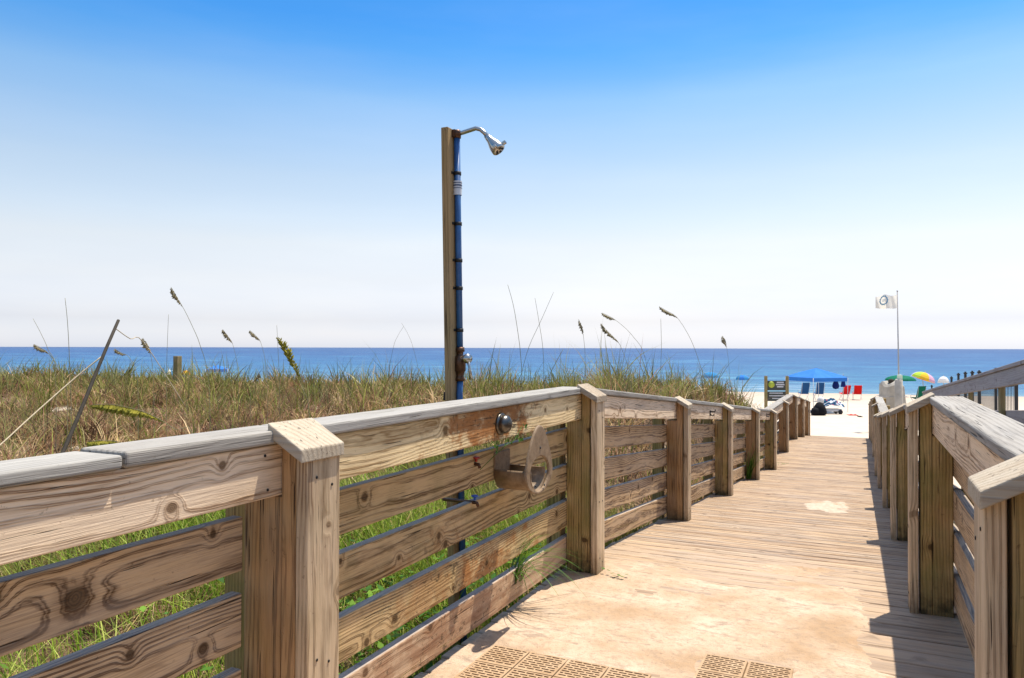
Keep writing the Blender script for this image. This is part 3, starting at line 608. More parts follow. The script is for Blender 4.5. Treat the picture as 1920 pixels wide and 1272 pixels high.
# ------------------------------------------------------------------ grass
def blades(px, py, pz, az, h, bend, w, col, name, droop=None):
    n = len(px); ts = np.array([0, .38, .72, 1.]); ws = np.array([1., .85, .5, 0.])
    dx, dy = np.cos(az), np.sin(az); side = rng.uniform(0, 2*PI, n); sx, sy = np.cos(side), np.sin(side)
    V = np.zeros((n, 7, 3), 'f'); 
    for i, t in enumerate(ts):
        cx = px+dx*h*bend*t**2; cy = py+dy*h*bend*t**2; cz = pz+h*(t-.45*bend*t**2*np.minimum(1, bend))
        if i < 3:
            V[:, 2*i, 0] = cx-sx*w*ws[i]/2; V[:, 2*i, 1] = cy-sy*w*ws[i]/2; V[:, 2*i, 2] = cz
            V[:, 2*i+1, 0] = cx+sx*w*ws[i]/2; V[:, 2*i+1, 1] = cy+sy*w*ws[i]/2; V[:, 2*i+1, 2] = cz
        else: V[:, 6, 0] = cx; V[:, 6, 1] = cy; V[:, 6, 2] = cz
    b = (np.arange(n)*7)[:, None]
    lp = np.concatenate([b+np.array([[0, 1, 3, 2]]), b+np.array([[2, 3, 5, 4]]), b+np.array([[4, 5, 6]])], 1).astype(np.int32)
    me = bpy.data.meshes.new(name); me.vertices.add(n*7); me.vertices.foreach_set('co', V.ravel())
    me.loops.add(n*11); me.loops.foreach_set('vertex_index', lp.ravel()); me.polygons.add(n*3)
    st = (np.arange(n)*11)[:, None]+np.array([[0, 4, 8]]); me.polygons.foreach_set('loop_start', st.ravel().astype(np.int32))
    me.update(calc_edges=True)
    C = np.ones((n, 7, 4), 'f'); C[:, :, :3] = col[:, None, :]
    tipd = np.array([.75, .75, .9, .9, 1.05, 1.05, 1.15]); C[:, :, :3] *= 1
    a = me.attributes.new('gcol', 'FLOAT_COLOR', 'POINT'); a.data.foreach_set('color', C.ravel())
    me.materials.append(M['grass']); o = bpy.data.objects.new(name, me); COL.objects.link(o); return o
inv = np.array(CM.inverted())

def vis(x, y, z, mgn=1.15):
    P = inv @ np.stack([x, y, z, np.ones_like(x)]); zc = -P[2]
    return (zc > .3) & (np.abs(P[0]) < zc*960/F*mgn+.6), zc
GREEN = np.array([[.24, .24, .05], [.17, .19, .035], [.32, .31, .08], [.28, .26, .10]]); LUSH = np.array([[.24, .36, .03], [.14, .25, .02], [.46, .50, .12], [.30, .38, .05]]); DRY = np.array([[.50, .34, .15], [.36, .22, .10], [.66, .48, .26], [.17, .095, .05], [.30, .155, .085], [.10, .06, .035], [.38, .20, .12]])
def field(N_, x0, x1, y0, y1, name, zpow=1.2, zmin=2.5, near=False):
    x = rng.uniform(x0, x1, N_*6); y = rng.uniform(y0, y1, N_*6); z = ground(x, y)
    ok, zc = vis(x, y, z); e = 20.5+1.2*wav(x, y, .3, 5)+.05*np.abs(x+2)
    bare = sm(.62, .95, wav(x, y, .8, 11))*sm(8, 5, zc)*.7
    dens = (np.clip(zmin/np.maximum(zc, .1), 0, 1))**zpow * vegf(x, y)*(1-bare)
    # one bare sandy hollow behind the shower
    hol = np.exp(-((x+5.6)**2/.5+(y-7.6)**2/.8)); dens = dens*(1-.93*np.clip(hol*1.6, 0, 1))
    clump = .22+.78*sm(-.5, .6, wav(x, y, 2.3, 13)+.6*wav(x, y, 6., 15)); dens = dens*clump
    keep = ok & (rng.uniform(0, 1, len(x)) < dens); x, y, z, zc, e = [a[keep][:N_] for a in (x, y, z, zc, e)]
    return x, y, z, zc, e
def mkfield(N_, x0, x1, y0, y1, name, pd, hs, zpow=1.2, zmin=2.5):
    x, y, z, zc, e = field(N_, x0, x1, y0, y1, name, zpow, zmin); n = len(x)
    gn = wav(x, y, .9, 18)+.7*wav(x, y, 2.9, 22); crest = sm(9, 15, y)
    close = sm(-4.2, -2.6, x)*sm(7, 3, y)
    pdry = np.clip(pd(x, y)+.28*gn, .04, .95); dry = rng.uniform(0, 1, n) < pdry
    G_ = np.where((close > .4)[:, None], LUSH[rng.integers(0, 4, n)], GREEN[rng.integers(0, 4, n)]); col = np.where(dry[:, None], DRY[rng.integers(0, len(DRY), n)], G_)*rng.uniform(.65, 1.3, (n, 1))
    h = rng.uniform(hs[0], hs[1], n)*(1+.35*wav(x, y, 1.3, 2)+.25*wav(x, y, 4.3, 6)); h = np.where(dry, h*.72, h)
    h *= 1-.55*sm(2.4, 1.6, -x)*0
    bend = np.where(dry, rng.uniform(.4, 2.4, n), rng.uniform(.15, 1.0, n)); az = rng.normal(3.5, 1.3, n)
    az = np.where(dry, rng.uniform(0, 2*PI, n), az)
    w = (.003+.0008*zc)*rng.uniform(.6, 1.4, n)
    o = blades(x, y, z-.02, az, h, bend, w, col, name); return o
def tussocks(N_, K, x0, x1, y0, y1, name, pd, hs, zpow, zmin, up=0.):
    x, y, z, zc, e = field(N_, x0, x1, y0, y1, name, zpow, zmin); n = len(x)
    gn = wav(x, y, .9, 18)+.7*wav(x, y, 2.9, 22); t_dry = rng.uniform(0, 1, n) < np.clip(pd(x, y)+.25*gn, .03, .97)
    close = sm(-4.2, -2.6, x)*sm(7, 3, y)
    G_ = np.where((close > .4)[:, None], LUSH[rng.integers(0, 4, n)], GREEN[rng.integers(0, 4, n)])
    tc_ = np.where(t_dry[:, None], DRY[rng.integers(0, len(DRY), n)], G_)*rng.uniform(.42, 1.3, (n, 1)); th_ = rng.uniform(hs[0], hs[1], n)*(1+.5*wav(x, y, 1.1, 2)+.3*wav(x, y, 3.7, 19))
    rp_ = lambda q: np.repeat(q, K, axis=0)
    m = n*K; a = rng.uniform(0, 2*PI, m); rad = np.abs(rng.normal(0, .055, m))*(1+rp_(zc)/14)
    X = rp_(x)+np.cos(a)*rad; Y = rp_(y)+np.sin(a)*rad; X = np.where(rp_(x) < -1.6, np.minimum(X, -1.66), X); Z = ground(X, Y)-.02
    d2 = rp_(t_dry) ^ (rng.uniform(0, 1, m) < .12)
    col = np.where((rp_(t_dry) == d2)[:, None], rp_(tc_), np.where(d2[:, None], DRY[rng.integers(0, len(DRY), m)], GREEN[rng.integers(0, 4, m)]))*rng.uniform(.7, 1.3, (m, 1))
    h = rp_(th_)*rng.uniform(.45, 1.15, m); h = np.where(d2, h*.85, h); bend = np.where(d2, rng.uniform(.4, 1.9, m), rng.uniform(.1, 1.1, m))*(1-up)
    az_ = a+rng.normal(0, .5, m); w = (.0028+.0009*rp_(zc))*rng.uniform(.6, 1.5, m)
    return blades(X, Y, Z, az_, h, bend, w, col, name)
o = tussocks(9500, 24, -32, -1.72, .2, 23.5, 'dune_grass', lambda x, y: .97-.85*sm(-3.6, -2.0, x)*sm(9, 5, y)-.30*sm(11.5, 15, y)*sm(-16, -8, x)+.1*sm(-5, -9, x), (.22, .58), 1.1, 3.4); tag(o, 'tufts of dry tan and olive dune grass covering the slope behind the left railing', 'grass', kind='stuff')
o = mkfield(70000, -32, -1.72, .2, 23, 'thatch', lambda x, y: .95-.8*sm(-3.6, -2.0, x)*sm(9, 5, y), (.10, .30), 1.1, 3.2); tag(o, 'low tangle of dead brown straw between the dune grass tufts', 'grass', kind='stuff')
o = tussocks(1100, 14, -32, -1.9, 9, 24, 'crest_grass', lambda x, y: .42+0*x, (.30, 1.0), .3, 5, .3); tag(o, 'taller olive grass tufts along the dune crest against the sea', 'grass', kind='stuff')
o = mkfield(22000, -4.6, -1.72, .2, 7, 'lush_grass', lambda x, y: .10+0*x, (.25, .55), .6, 3); tag(o, 'bright green grass seen through the slats of the left railing', 'grass', kind='stuff')
o = mkfield(9000, .62, 1.15, .3, 9, 'side_grass', lambda x, y: .35+0*x, (.2, .4), .6, 3); tag(o, 'green grass between the right railing and the neighbouring ramp', 'grass', kind='stuff')
# broad-leaved green shrub patches beyond the rail
def leaf_patch(cx, cy, rx, ry, hh, n, name, lab, cols, sz=.045):
    x = cx+rng.normal(0, rx/2, n); y = cy+rng.normal(0, ry/2, n); x = np.minimum(x, -1.68-rng.uniform(0, .2, n)); z = ground(x, y)+rng.uniform(.02, 1, n)**.7*hh
    mb = MB(); V = []; Fc = []
    C = []
    for i in range(n):
        a = random.uniform(0, 2*PI); t = random.uniform(-.3, .9); s_ = sz*random.uniform(.6, 1.3)
        d = Vector((math.cos(a), math.sin(a), t)).normalized(); sd = d.cross(Vector((0, 0, 1))).normalized(); c = Vector((x[i], y[i], z[i]))
        b = len(V); V += [c, c+d*s_*.5+sd*s_*.3, c+d*s_, c+d*s_*.5-sd*s_*.3]; Fc.append((b, b+1, b+2, b+3)); col = cols[i % len(cols)]; k = random.uniform(.7, 1.3); C += [(col[0]*k, col[1]*k, col[2]*k, 1)]*4
    me = bpy.data.meshes.new(name); me.from_pydata([tuple(v) for v in V], [], Fc); a = me.attributes.new('gcol', 'FLOAT_COLOR', 'POINT'); a.data.foreach_set('color', np.array(C, 'f').ravel()); me.materials.append(M['grass'])
    o = bpy.data.objects.new(name, me); COL.objects.link(o); return o
o = leaf_patch(-2.15, 3.4, .5, 1.7, .40, 1500, 'leafy_weeds', '', [(.08, .19, .02), (.14, .26, .03), (.05, .13, .02)], .05); tag(o, 'broad leaved green weeds behind the slats under the shower', 'weeds', kind='stuff')
gpx, gpy = [], []
q = at(805, 712, 9.5); n = 900; X = q.x+rng.normal(0, .42, n); Y = q.y+rng.normal(0, .25, n); Z = ground(X, Y)
o = blades(X, Y, Z-.02, rng.uniform(0, 2*PI, n), rng.uniform(.25, .5, n), rng.uniform(.2, 1., n), rng.uniform(.006, .012, n), LUSH[rng.integers(0, 4, n)]*rng.uniform(.7, 1.2, (n, 1)), 'green_clump'); tag(o, 'bright green grass clump on the dune just left of the shower post', 'grass', kind='stuff')
# ------------------------------------------------------------------ sea oats
def spline(P, n=14):
    P = [Vector(p) for p in P]
    if len(P) == 2: return [P[0].lerp(P[1], i/n) for i in range(n+1)]
    P = [P[0]*2-P[1]]+P+[P[-1]*2-P[-2]]; out = []
    m = max(3, n//(len(P)-3))
    for i in range(1, len(P)-2):
        for k in range(m):
            t = k/m; p0, p1, p2, p3 = P[i-1:i+3]
            out.append(.5*((2*p1)+(p2-p0)*t+(2*p0-5*p1+4*p2-p3)*t*t+(3*p1-p0-3*p2+p3)*t**3))
    out.append(P[-2]); return out
def oat(pix, zc, lab, plume=None, r=.0022, mat='plume', fat=1., drop=.7, name='sea_oat', grp='sea oat stalks on the dune'):
    """pix: stem from tip down (pixels at depth zc); plume = fraction of the path from the tip carrying spikelets"""
    P = [at(x, y, zc) for x, y in pix]; last = P[-1]; g = gz(last.x, last.y)
    if last.z > g: P.append(Vector((last.x+.02, last.y, g-.03)))
    pth = spline(P, 22); e = empty(name, (P[-1].x, P[-1].y, g), lab, 'grass stalk', grp)
    mb = MB(); n = len(pth); mb.tube(pth, [r*1.25*(.6+.4*i/(n-1)) for i in range(n)], 5); mb.build('stem', M['stem_dry'], e)
    if plume:
        tot = sum((b-a).length for a, b in zip(pth[:-1], pth[1:])); L = plume*F**0*zc/F  # plume px length -> m
        mb = MB(); acc = 0; i = 0; stp = .0042*zc/6; pos = 0
        cum = [0]
        for a, b in zip(pth[:-1], pth[1:]): cum.append(cum[-1]+(b-a).length)
        while pos < L:
            k = max(j for j in range(len(cum)) if cum[j] <= pos); k = min(k, n-2); t = (pos-cum[k])/max(1e-6, cum[k+1]-cum[k]); c = pth[k].lerp(pth[k+1], t); d = (pth[k+1]-pth[k]).normalized()
            env = math.sin(PI*min(1, (pos/L)**.8*.93+.07))
            for q in range(3):
                ang = random.uniform(0, 2*PI); sd = Vector((math.cos(ang), math.sin(ang), 0))*.5
                dv = (-d*.5+sd*.9+Vector((0, 0, -drop))).normalized(); ln = .034*fat*env*random.uniform(.6, 1.2)*zc/7; wd = ln*.26
                s2 = dv.cross(Vector((.3, .8, .2))).normalized(); s3 = dv.cross(s2)
                o0 = c+dv*ln*.15
                mb.add([o0, o0+dv*ln*.45+s2*wd, o0+dv*ln*.45+s3*wd*.6, o0+dv*ln*.45-s2*wd, o0+dv*ln*.45-s3*wd*.6, o0+dv*ln], [(0, 1, 2), (0, 2, 3), (0, 3, 4), (0, 4, 1), (5, 2, 1), (5, 3, 2), (5, 4, 3), (5, 1, 4)])
            pos += stp
        mb.build('plume', M[mat], e)
oat([(321, 539), (330, 556), (345, 580), (362, 615), (376, 650), (392, 720)], 6.5, 'tallest sea oat left of the shower with a drooping plume above the horizon', 45)
oat([(418, 618), (428, 632), (437, 648), (446, 700)], 10, 'small sea oat plume leaning left on the horizon, left one of a close pair', 34)
oat([(469, 620), (480, 630), (490, 646), (500, 700)], 10, 'small sea oat plume leaning left on the horizon, right one of a close pair', 30)
oat([(520, 634), (531, 648), (545, 675), (558, 700), (570, 735), (580, 780)], 5, 'thick yellow green sea oat plume leaning left, midway between corner and shower', 105, mat='plume_y', fat=1.55, drop=.1)
oat([(64, 646), (76, 652), (92, 664), (110, 690), (125, 730)], 7, 'bushy sea oat plume at the far left just under the horizon', 34, fat=1.2)
oat([(268, 634), (276, 650), (283, 668), (288, 720)], 8, 'upright short sea oat right of the leaning stake', 36, fat=1.1)
oat([(215, 654), (228, 662), (243, 672), (258, 715)], 8, 'faint small sea oat just right of the leaning stake', 26)
oat([(1085, 599), (1090, 612), (1094, 632), (1097, 665), (1098, 720)], 9, 'upright dark sea oat spike right of the crossed bare stems', 33, fat=.7, drop=.9)
oat([(1129, 587), (1140, 592), (1152, 599), (1172, 615), (1190, 635), (1206, 660), (1216, 720)], 9, 'arching sea oat with its plume drooping left, upper of two', 30)
oat([(1127, 607), (1136, 618), (1148, 630), (1163, 648), (1178, 690), (1184, 720)], 8.5, 'thick sea oat plume slanting down to the right, lower of two', 52)
oat([(1236, 575), (1250, 583), (1268, 594), (1285, 618), (1300, 648), (1314, 690), (1318, 720)], 8.5, 'tall arching sea oat right of centre with a ragged plume', 44)
oat([(1355, 630), (1359, 640), (1363, 655), (1367, 690), (1368, 730)], 12, 'short pale sea oat at the right end of the dune', 24, fat=.8)
oat([(485, 700), (478, 715), (470, 740)], 8, 'low seed head in the dune grass near the horizon pair', 18)
yl = [(170, 760), (205, 758), (240, 764), (275, 774), (305, 790), (330, 806), (362, 816)]
oat(yl, 5.2, 'yellow green plume lying over the dry grass below the leaning stake', 150, mat='plume_y', fat=2.3, drop=.9)
oat([(165, 828), (200, 826), (232, 832), (260, 850)], 4.6, 'short yellow plume lying just above the left cap board', 60, mat='plume_y', fat=2.2, drop=.8)
B = [([(952, 534), (963, 575), (972, 630), (976, 665), (979, 720)], 7.5, 'bare stem leaning left, tallest right of the shower'),
     ([(1038, 548), (1015, 600), (992, 650), (978, 700), (970, 735)], 7.5, 'bare stem leaning right and crossing its neighbours'),
     ([(1003, 559), (1010, 600), (1018, 655), (1020, 720)], 7.5, 'short upright bare stem between two crossing stems'),
     ([(122, 559), (127, 610), (131, 690), (133, 740)], 7, 'tall upright bare stem at the far left'),
     ([(62, 598), (75, 622), (90, 655), (104, 700)], 7, 'thin bare stem leaning left at the far left'),
     ([(316, 590), (314, 640), (312, 720)], 8, 'thin upright bare stem left of the short dark post'),
     ([(519, 610), (521, 650), (524, 720)], 8, 'thin upright bare stem beside the thick yellow green plume'),
     ([(753, 606), (764, 625), (774, 650), (785, 700)], 12, 'faint bent stem left of the shower leaning left'),
     ([(757, 612), (746, 630), (738, 650), (730, 700)], 12, 'faint bent stem left of the shower leaning right'),
     ([(1239, 598), (1240, 650), (1239, 720)], 9, 'thin upright bare stem under the tall arching oat'),
     ([(1056, 655), (1045, 675), (1030, 705), (1020, 740)], 6.5, 'pale thick broken stem leaning right by the crossed stems')]
for p_, z_, l_ in B: oat(p_, z_, l_, r=.0028 if 'pale' in l_ or 'tall' in l_ else .0022, name='bare_stem', grp='bare grass stems on the dune')
# ------------------------------------------------------------------ stake, rope, short post
def stick(pa, pb, ra, rb, name, mat, lab, cat, n=8, seg=6, grp=None):
    mb = MB(); P = [pa.lerp(pb, i/seg)+Vector((random.uniform(-1, 1), random.uniform(-1, 1), 0))*ra*.25*(0 < i < seg) for i in range(seg+1)]
    mb.tube(P, [ra+(rb-ra)*i/seg for i in range(seg+1)], n); return tag(mb.build(name, mat), lab, cat, grp)
sa = at(222, 601, 5.0); sb = at(118, 850, 4.2)
stick(sb+(sb-sa)*.4, sa, .012, .010, 'leaning_stake', M['stake'], 'dark leaning stake standing out of the dune above the left railing', 'stake')
a = sb.lerp(sa, .93); b = at(270, 643, 5.6); mb = MB(); mb.tube(spline([a, (a+b)/2-Vector((0, 0, .02)), b, b+Vector((.1, .3, -.5))], 12), .003, 5); tag(mb.build('string', M['rope']), 'thin string running right from the top of the leaning stake', 'string')
a = at(193, 667, 4.85); mb = MB(); mb.tube(spline([a, at(136, 713, 4.7), at(60, 780, 4.4), at(0, 835, 4.15), at(-60, 885, 3.9)], 20), .0042, 6); tag(mb.build('pale_rope', M['rope']), 'pale taut rope running down left from the leaning stake', 'rope')
q = at(333, 668, 22); mb = MB(); mb.box(q.x-.085, q.x+.085, q.y-.085, q.y+.085, gz(q.x, q.y)-.2, q.z, 'z'); tag(mb.build('short_post', M['old_post'], None, .008), 'short square dark timber post on the dune against the sea', 'post')
# ------------------------------------------------------------------ weeds near the deck
def tuft(base, n, h, lab, spread=1., name='grass_tuft', over=None, cat='grass tuft'):
    mb = MB()
    for i in range(n):
        a = random.uniform(0, 2*PI) if over is None else random.gauss(over, .7); hh = h*random.uniform(.5, 1.15); bd = random.uniform(.35, 1.1)*spread; d = Vector((math.cos(a), math.sin(a), 0)); w = .0048*random.uniform(.7, 1.4); sd = d.cross(Vector((0, 0, 1)))
        o = Vector(base)+Vector((random.uniform(-.03, .03), random.uniform(-.05, .05), 0)); vs = []; fs = []
        for k in range(7):
            t = k/6; c = o+d*hh*bd*t**1.4+Vector((0, 0, hh*(t*1.1-.95*bd*t**2.2))); vs += [c-sd*w*(1-t*.85), c+sd*w*(1-t*.85)]
            if k: fs.append((2*k-2, 2*k-1, 2*k+1, 2*k))
        mb.add(vs, fs, smooth=True)
    return tag(mb.build(name, M['leaf']), lab, cat)
b_ = onX(955, 1092, -1.60); tuft((-1.585, b_.y, b_.z), 46, .36, 'grass tuft arching out between the slats of the left railing onto the deck', 1.1, over=.2)
b_ = onX(1404, 850, -1.50); tuft((-1.50, b_.y, dz(b_.y)+.02), 70, .62, 'tall wispy grass growing against the fifth left post', .5, over=.1)
b_ = onX(1290//1, 985, -1.5)
for (px, py, lab) in ((1160, 1036, 'small green clover leaves on the deck beside the second left post'), (1475, 870, 'low green weeds at the foot of a far left post')):
    k = px; X_ = -1.25; p = onX(px, py, X_); z = dz(p.y); mb = MB()
    for i in range(16):
        a = random.uniform(0, 2*PI); c = Vector((X_-.12*(i < 8)+random.uniform(-.05, .05), p.y+random.uniform(-.05, .05), z+.012+random.uniform(0, .02))); d = Vector((math.cos(a), math.sin(a), .25)); s_ = Vector((-math.sin(a), math.cos(a), 0)); l = .028
        mb.add([c, c+d*l*.5+s_*l*.4, c+d*l, c+d*l*.5-s_*l*.4], [(0, 1, 2, 3)])
    tag(mb.build('clover_weed', M['leaf']), lab, 'weed')
mb = MB()
for (px, py, n) in ((972, 822, 6), (925, 838, 7), (955, 832, 5), (981, 796, 3)):
    for i in range(n):
        c = onX(px+random.uniform(-7, 7), py+random.uniform(-6, 6), -1.452); a = random.uniform(0, 2*PI); d = Vector((.2, math.cos(a), math.sin(a))).normalized(); s_ = Vector((0, -math.sin(a), math.cos(a))); l = .024
        mb.add([c, c+d*l*.5+s_*l*.36, c+d*l, c+d*l*.5-s_*l*.36], [(0, 1, 2, 3)])
c0 = onX(930, 850, -1.47); c1 = onX(978, 800, -1.452); mb.tube(spline([c0+Vector((-.08, 0, -.08)), onX(945, 838, -1.45), onX(965, 825, -1.45), c1], 10), .0016, 5)
tag(mb.build('vine_sprig', M['leaf']), 'green vine sprig growing over the rail board below the push button', 'vine')
# ------------------------------------------------------------------ beach objects
def G(px, zc):
    p = at(px, 700, zc); return Vector((p.x, p.y, gz(p.x, p.y)))
CR = Vector((math.cos(TH), math.sin(TH), 0)); CF = Vector((-math.sin(TH), math.cos(TH), 0)); UP = Vector((0, 0, 1))
def htop(py, zc): return EYE-(py-653.5)/F*zc
# sign
sg = G(1456, 28); e = empty('beach_sign', sg, 'dark notice board between two timber posts at the end of the dune', 'sign')
tz = htop(705, 28); hw = .40
for s_ in (-1, 1):
    c = sg+CR*hw*s_; mb = MB(); mb.box(c.x-.055, c.x+.055, c.y-.055, c.y+.055, sg.z-.2, tz, 'z'); mb.build('post', M['old_post'], e, .006)
fr = Matrix((( CR.x, -CF.x, 0, 0), (CR.y, -CF.y, 0, 0), (0, 0, 1, 0), (0, 0, 0, 1)))
def panel(c, w, h, t, mat, nm, par): mb = MB(); mb.obox(Matrix.Translation(c) @ fr, w, t, h); return mb.build(nm, mat, par)
p1 = panel(Vector((sg.x, sg.y, htop(722, 28)-.02)), .69, .36, .03, M['sign_g'], 'upper_panel', e)
p2 = panel(Vector((sg.x, sg.y, htop(743, 28))), .69, .36, .03, M['sign_g'], 'lower_panel', e)
mb = MB(); c = Vector((sg.x, sg.y, htop(721, 28)))-CR*.20-CF*.018; mb.lathe([(0, 0), (.12, 0), (.12, .006), (0, .006)], Matrix.Translation(c) @ (-CF).to_track_quat('Z', 'Y').to_matrix().to_4x4(), 20); mb.build('round_logo', M['sign_logo'], p1)
mb = MB()
for i, (wd, py) in enumerate(((.26, 717), (.32, 721), (.24, 725))):
    mb.obox(Matrix.Translation(Vector((sg.x, sg.y, htop(py, 28)))+CR*.13-CF*.018) @ fr, wd, .006, .05)
mb.build('upper_print', M['sign_w'], p1)
mb = MB()
for i, (wd, py, o_) in enumerate(((.50, 737, -.02), (.56, 742, 0), (.40, 747, .03))):
    mb.obox(Matrix.Translation(Vector((sg.x, sg.y, htop(py, 28)))+CR*o_-CF*.018) @ fr, wd, .006, .035)
mb.build('lower_print', M['sign_w'], p2)
# canopy tent
def canopy(px0, px1, ptop, pedge, zc, col, lab):
    c = G((px0+px1)/2, zc); w = (px1-px0)/F*zc/2/1.25; e = empty('canopy_tent', c, lab, 'canopy tent'); za = htop(ptop, zc); zb = htop(pedge, zc); rot = R(18)
    ax = CR*math.cos(rot)+CF*math.sin(rot); ay = CF*math.cos(rot)-CR*math.sin(rot)
    cs = [c+ax*w*a+ay*w*b for a, b in ((-1, -1), (1, -1), (1, 1), (-1, 1))]
    mb = MB(); n = 8
    for k in range(4):
        p0, p1 = cs[k], cs[(k+1) % 4]; rows = []
        for i in range(n+1):
            t = i/n; row = []
            for j in range(n+1):
                b = p0.lerp(p1, j/n); q_ = b.lerp(c, t); z = zb+(za-zb)*(t**.85) - .07*math.sin(PI*j/n)*math.sin(PI*min(1, t*1.1+.0))*(1-t); row.append(Vector((q_.x, q_.y, z)))
            rows.append(row)
        for i in range(n):
            for j in range(n):
                mb.add([rows[i][j], rows[i][j+1], rows[i+1][j+1], rows[i+1][j]], [(0, 1, 2, 3)], smooth=True)
    mb.build('canopy', M[col], e)
    mb = MB()
    for k in range(4):
        p0, p1 = cs[k], cs[(k+1) % 4]
        for j in range(10):
            a, b = p0.lerp(p1, j/10), p0.lerp(p1, (j+1)/10); mb.add([(a.x, a.y, zb), (b.x, b.y, zb), (b.x, b.y, zb-.22), (a.x, a.y, zb-.22)], [(0, 1, 2, 3)])
    mb.build('valance', M[col], e)
    for p_ in cs:
        mb = MB(); mb.tube([(p_.x, p_.y, gz(p_.x, p_.y)-.05), (p_.x, p_.y, zb)], .018, 6); mb.build('leg', M['metal_w'], e)
    return e
canopy(1482, 1578, 690, 707, 46, 'c_blue', 'bright blue canopy tent on the sand beyond the boardwalk end')
# beach umbrellas
def umbrella(px, ptop, width_px, drop_px, zc, cols, lab, tilt=(0, 0), closed=False, n=8, name='beach_umbrella'):
    g = G(px, zc); e = empty(name, g, lab, 'umbrella', 'umbrellas on the beach'); zt_ = htop(ptop, zc); r = width_px/F*zc/2; dr = drop_px/F*zc
    mb = MB(); top = Vector((g.x, g.y, zt_)); Mx = Matrix.Translation(top) @ Matrix.Rotation(TH, 4, 'Z') @ Matrix.Rotation(tilt[0], 4, 'Y') @ Matrix.Rotation(tilt[1], 4, 'X')
    for k in range(n):
        mb = MB(); a0, a1 = 2*PI*k/n, 2*PI*(k+1)/n; rings_ = []
        for i in range(6):
            t = i/5; rr = r*math.sin(t*PI/2*.98) if not closed else r*(t**.8); zz = -dr*(1-math.cos(t*PI/2)) if not closed else -dr*t
            row = []
            for j in range(4):
                a = a0+(a1-a0)*j/3; fl = 1-.08*math.sin(PI*j/3)*t; row.append(Mx @ Vector((rr*fl*math.cos(a), rr*fl*math.sin(a), zz)))
            rings_.append(row)
        for i in range(5):
            for j in range(3): mb.add([rings_[i][j], rings_[i+1][j], rings_[i+1][j+1], rings_[i][j+1]], [(0, 1, 2, 3)], smooth=True)
        mb.build('canopy_panel', M[cols[k % len(cols)]], e)
    mb = MB(); mb.tube([Mx @ Vector((0, 0, .08)), Mx @ Vector((0, 0, -dr)), (g.x, g.y, g.z-.1)], .022, 6); mb.build('pole', M['pole'], e)
umbrella(1581, 702, 10, 23, 55, ['c_navy'], 'closed navy umbrella standing behind the left red chair', closed=True)
umbrella(1688, 703, 56, 10, 52, ['c_green'], 'wide flat dark green umbrella behind the tarp covered stack')
umbrella(1735, 698, 44, 14, 50, ['c_yel', 'c_org', 'c_pink', 'c_lilac', 'c_lime', 'c_yel', 'c_pink', 'c_org'], 'rainbow striped umbrella tilted right beside the green one', tilt=(.32, .1))
umbrella(1769, 705, 20, 12, 55, ['c_white'], 'small white umbrella right of the rainbow one')
umbrella(1332, 698, 34, 10, 60, ['c_sky'], 'teal blue umbrella showing just above the dune grass at its right end')
umbrella(1392, 703, 26, 9, 62, ['c_sky', 'c_blue'], 'blue umbrella half hidden by the last dune grass')
umbrella(349, 697, 16, 8, 55, ['c_yel', 'c_org'], 'yellow and orange umbrella peeking beside the short dark post')
umbrella(318, 696, 20, 9, 60, ['c_white', 'c_sky'], 'white umbrella just left of the short dark post')
canopy(384, 430, 687, 694, 60, 'c_blue', 'low blue topped beach shelter behind the dune left of the shower')
# bag hanging on tent leg, chairs
def chair(px, zc, pt, pb, mat, lab, rot=0.):
    g = G(px, zc); e = empty('beach_chair', g, lab, 'beach chair', 'beach chairs on the sand'); top = htop(pt, zc); sc_ = (top-g.z)
    X_ = (CR*math.cos(rot)+CF*math.sin(rot)); Y_ = (CF*math.cos(rot)-CR*math.sin(rot)); w = .29; sh_ = g.z+max(.25, sc_*.42)
    def P(a, b, z): return g*1+X_*a+Y_*b+UP*(z-g.z)
    mb = MB(); mb.add([P(-w, .35, sh_+.05), P(w, .35, sh_+.05), P(w, -.12, sh_-.04), P(-w, -.12, sh_-.04)], [(0, 1, 2, 3)]); mb.build('seat', M[mat], e, solid=.02)
    mb = MB(); mb.add([P(-w, -.12, sh_-.02), P(w, -.12, sh_-.02), P(w, -.40, top), P(-w, -.40, top)], [(0, 1, 2, 3)]); mb.build('backrest', M[mat], e, solid=.03)
    mb = MB()
    for s_ in (-1, 1):
        mb.tube([P(s_*w, .38, g.z-.03), P(s_*w, -.30, sh_+.12), P(s_*w, -.41, top+.02)], .014, 6); mb.tube([P(s_*w, -.35, g.z-.03), P(s_*w, .35, sh_+.06)], .014, 6); mb.tube([P(s_*w, -.2, sh_+.22), P(s_*w, .30, sh_+.22), P(s_*w, .33, sh_+.03)], .014, 6)
    mb.build('frame', M['metal_w'], e)
chair(1507, 56, 717, 738, 'c_chair', 'left of two blue beach chairs under the canopy tent', .05)
chair(1535, 56, 717, 738, 'c_chair', 'right of two blue beach chairs under the canopy tent', -.05)
chair(1584, 58, 722, 738, 'c_red', 'red beach chair in front of the closed navy umbrella', .1)
chair(1607, 58, 722, 738, 'c_red', 'red beach chair standing apart on the right by open sand', -.25)
chair(1721, 50, 723, 740, 'c_green', 'green beach chair beneath the rainbow umbrella', .2)
# hanging bag
c = at(1567, 720, 45.2); mb = MB(); mb.lathe([(0, .33), (.05, .32), (.09, .2), (.17, .0), (.20, -.15), (.15, -.28), (0, -.33)], Matrix.Translation(c), 12); tag(mb.build('hanging_bag', M['c_navy']), 'navy sack hanging from the right corner of the blue canopy', 'bag')
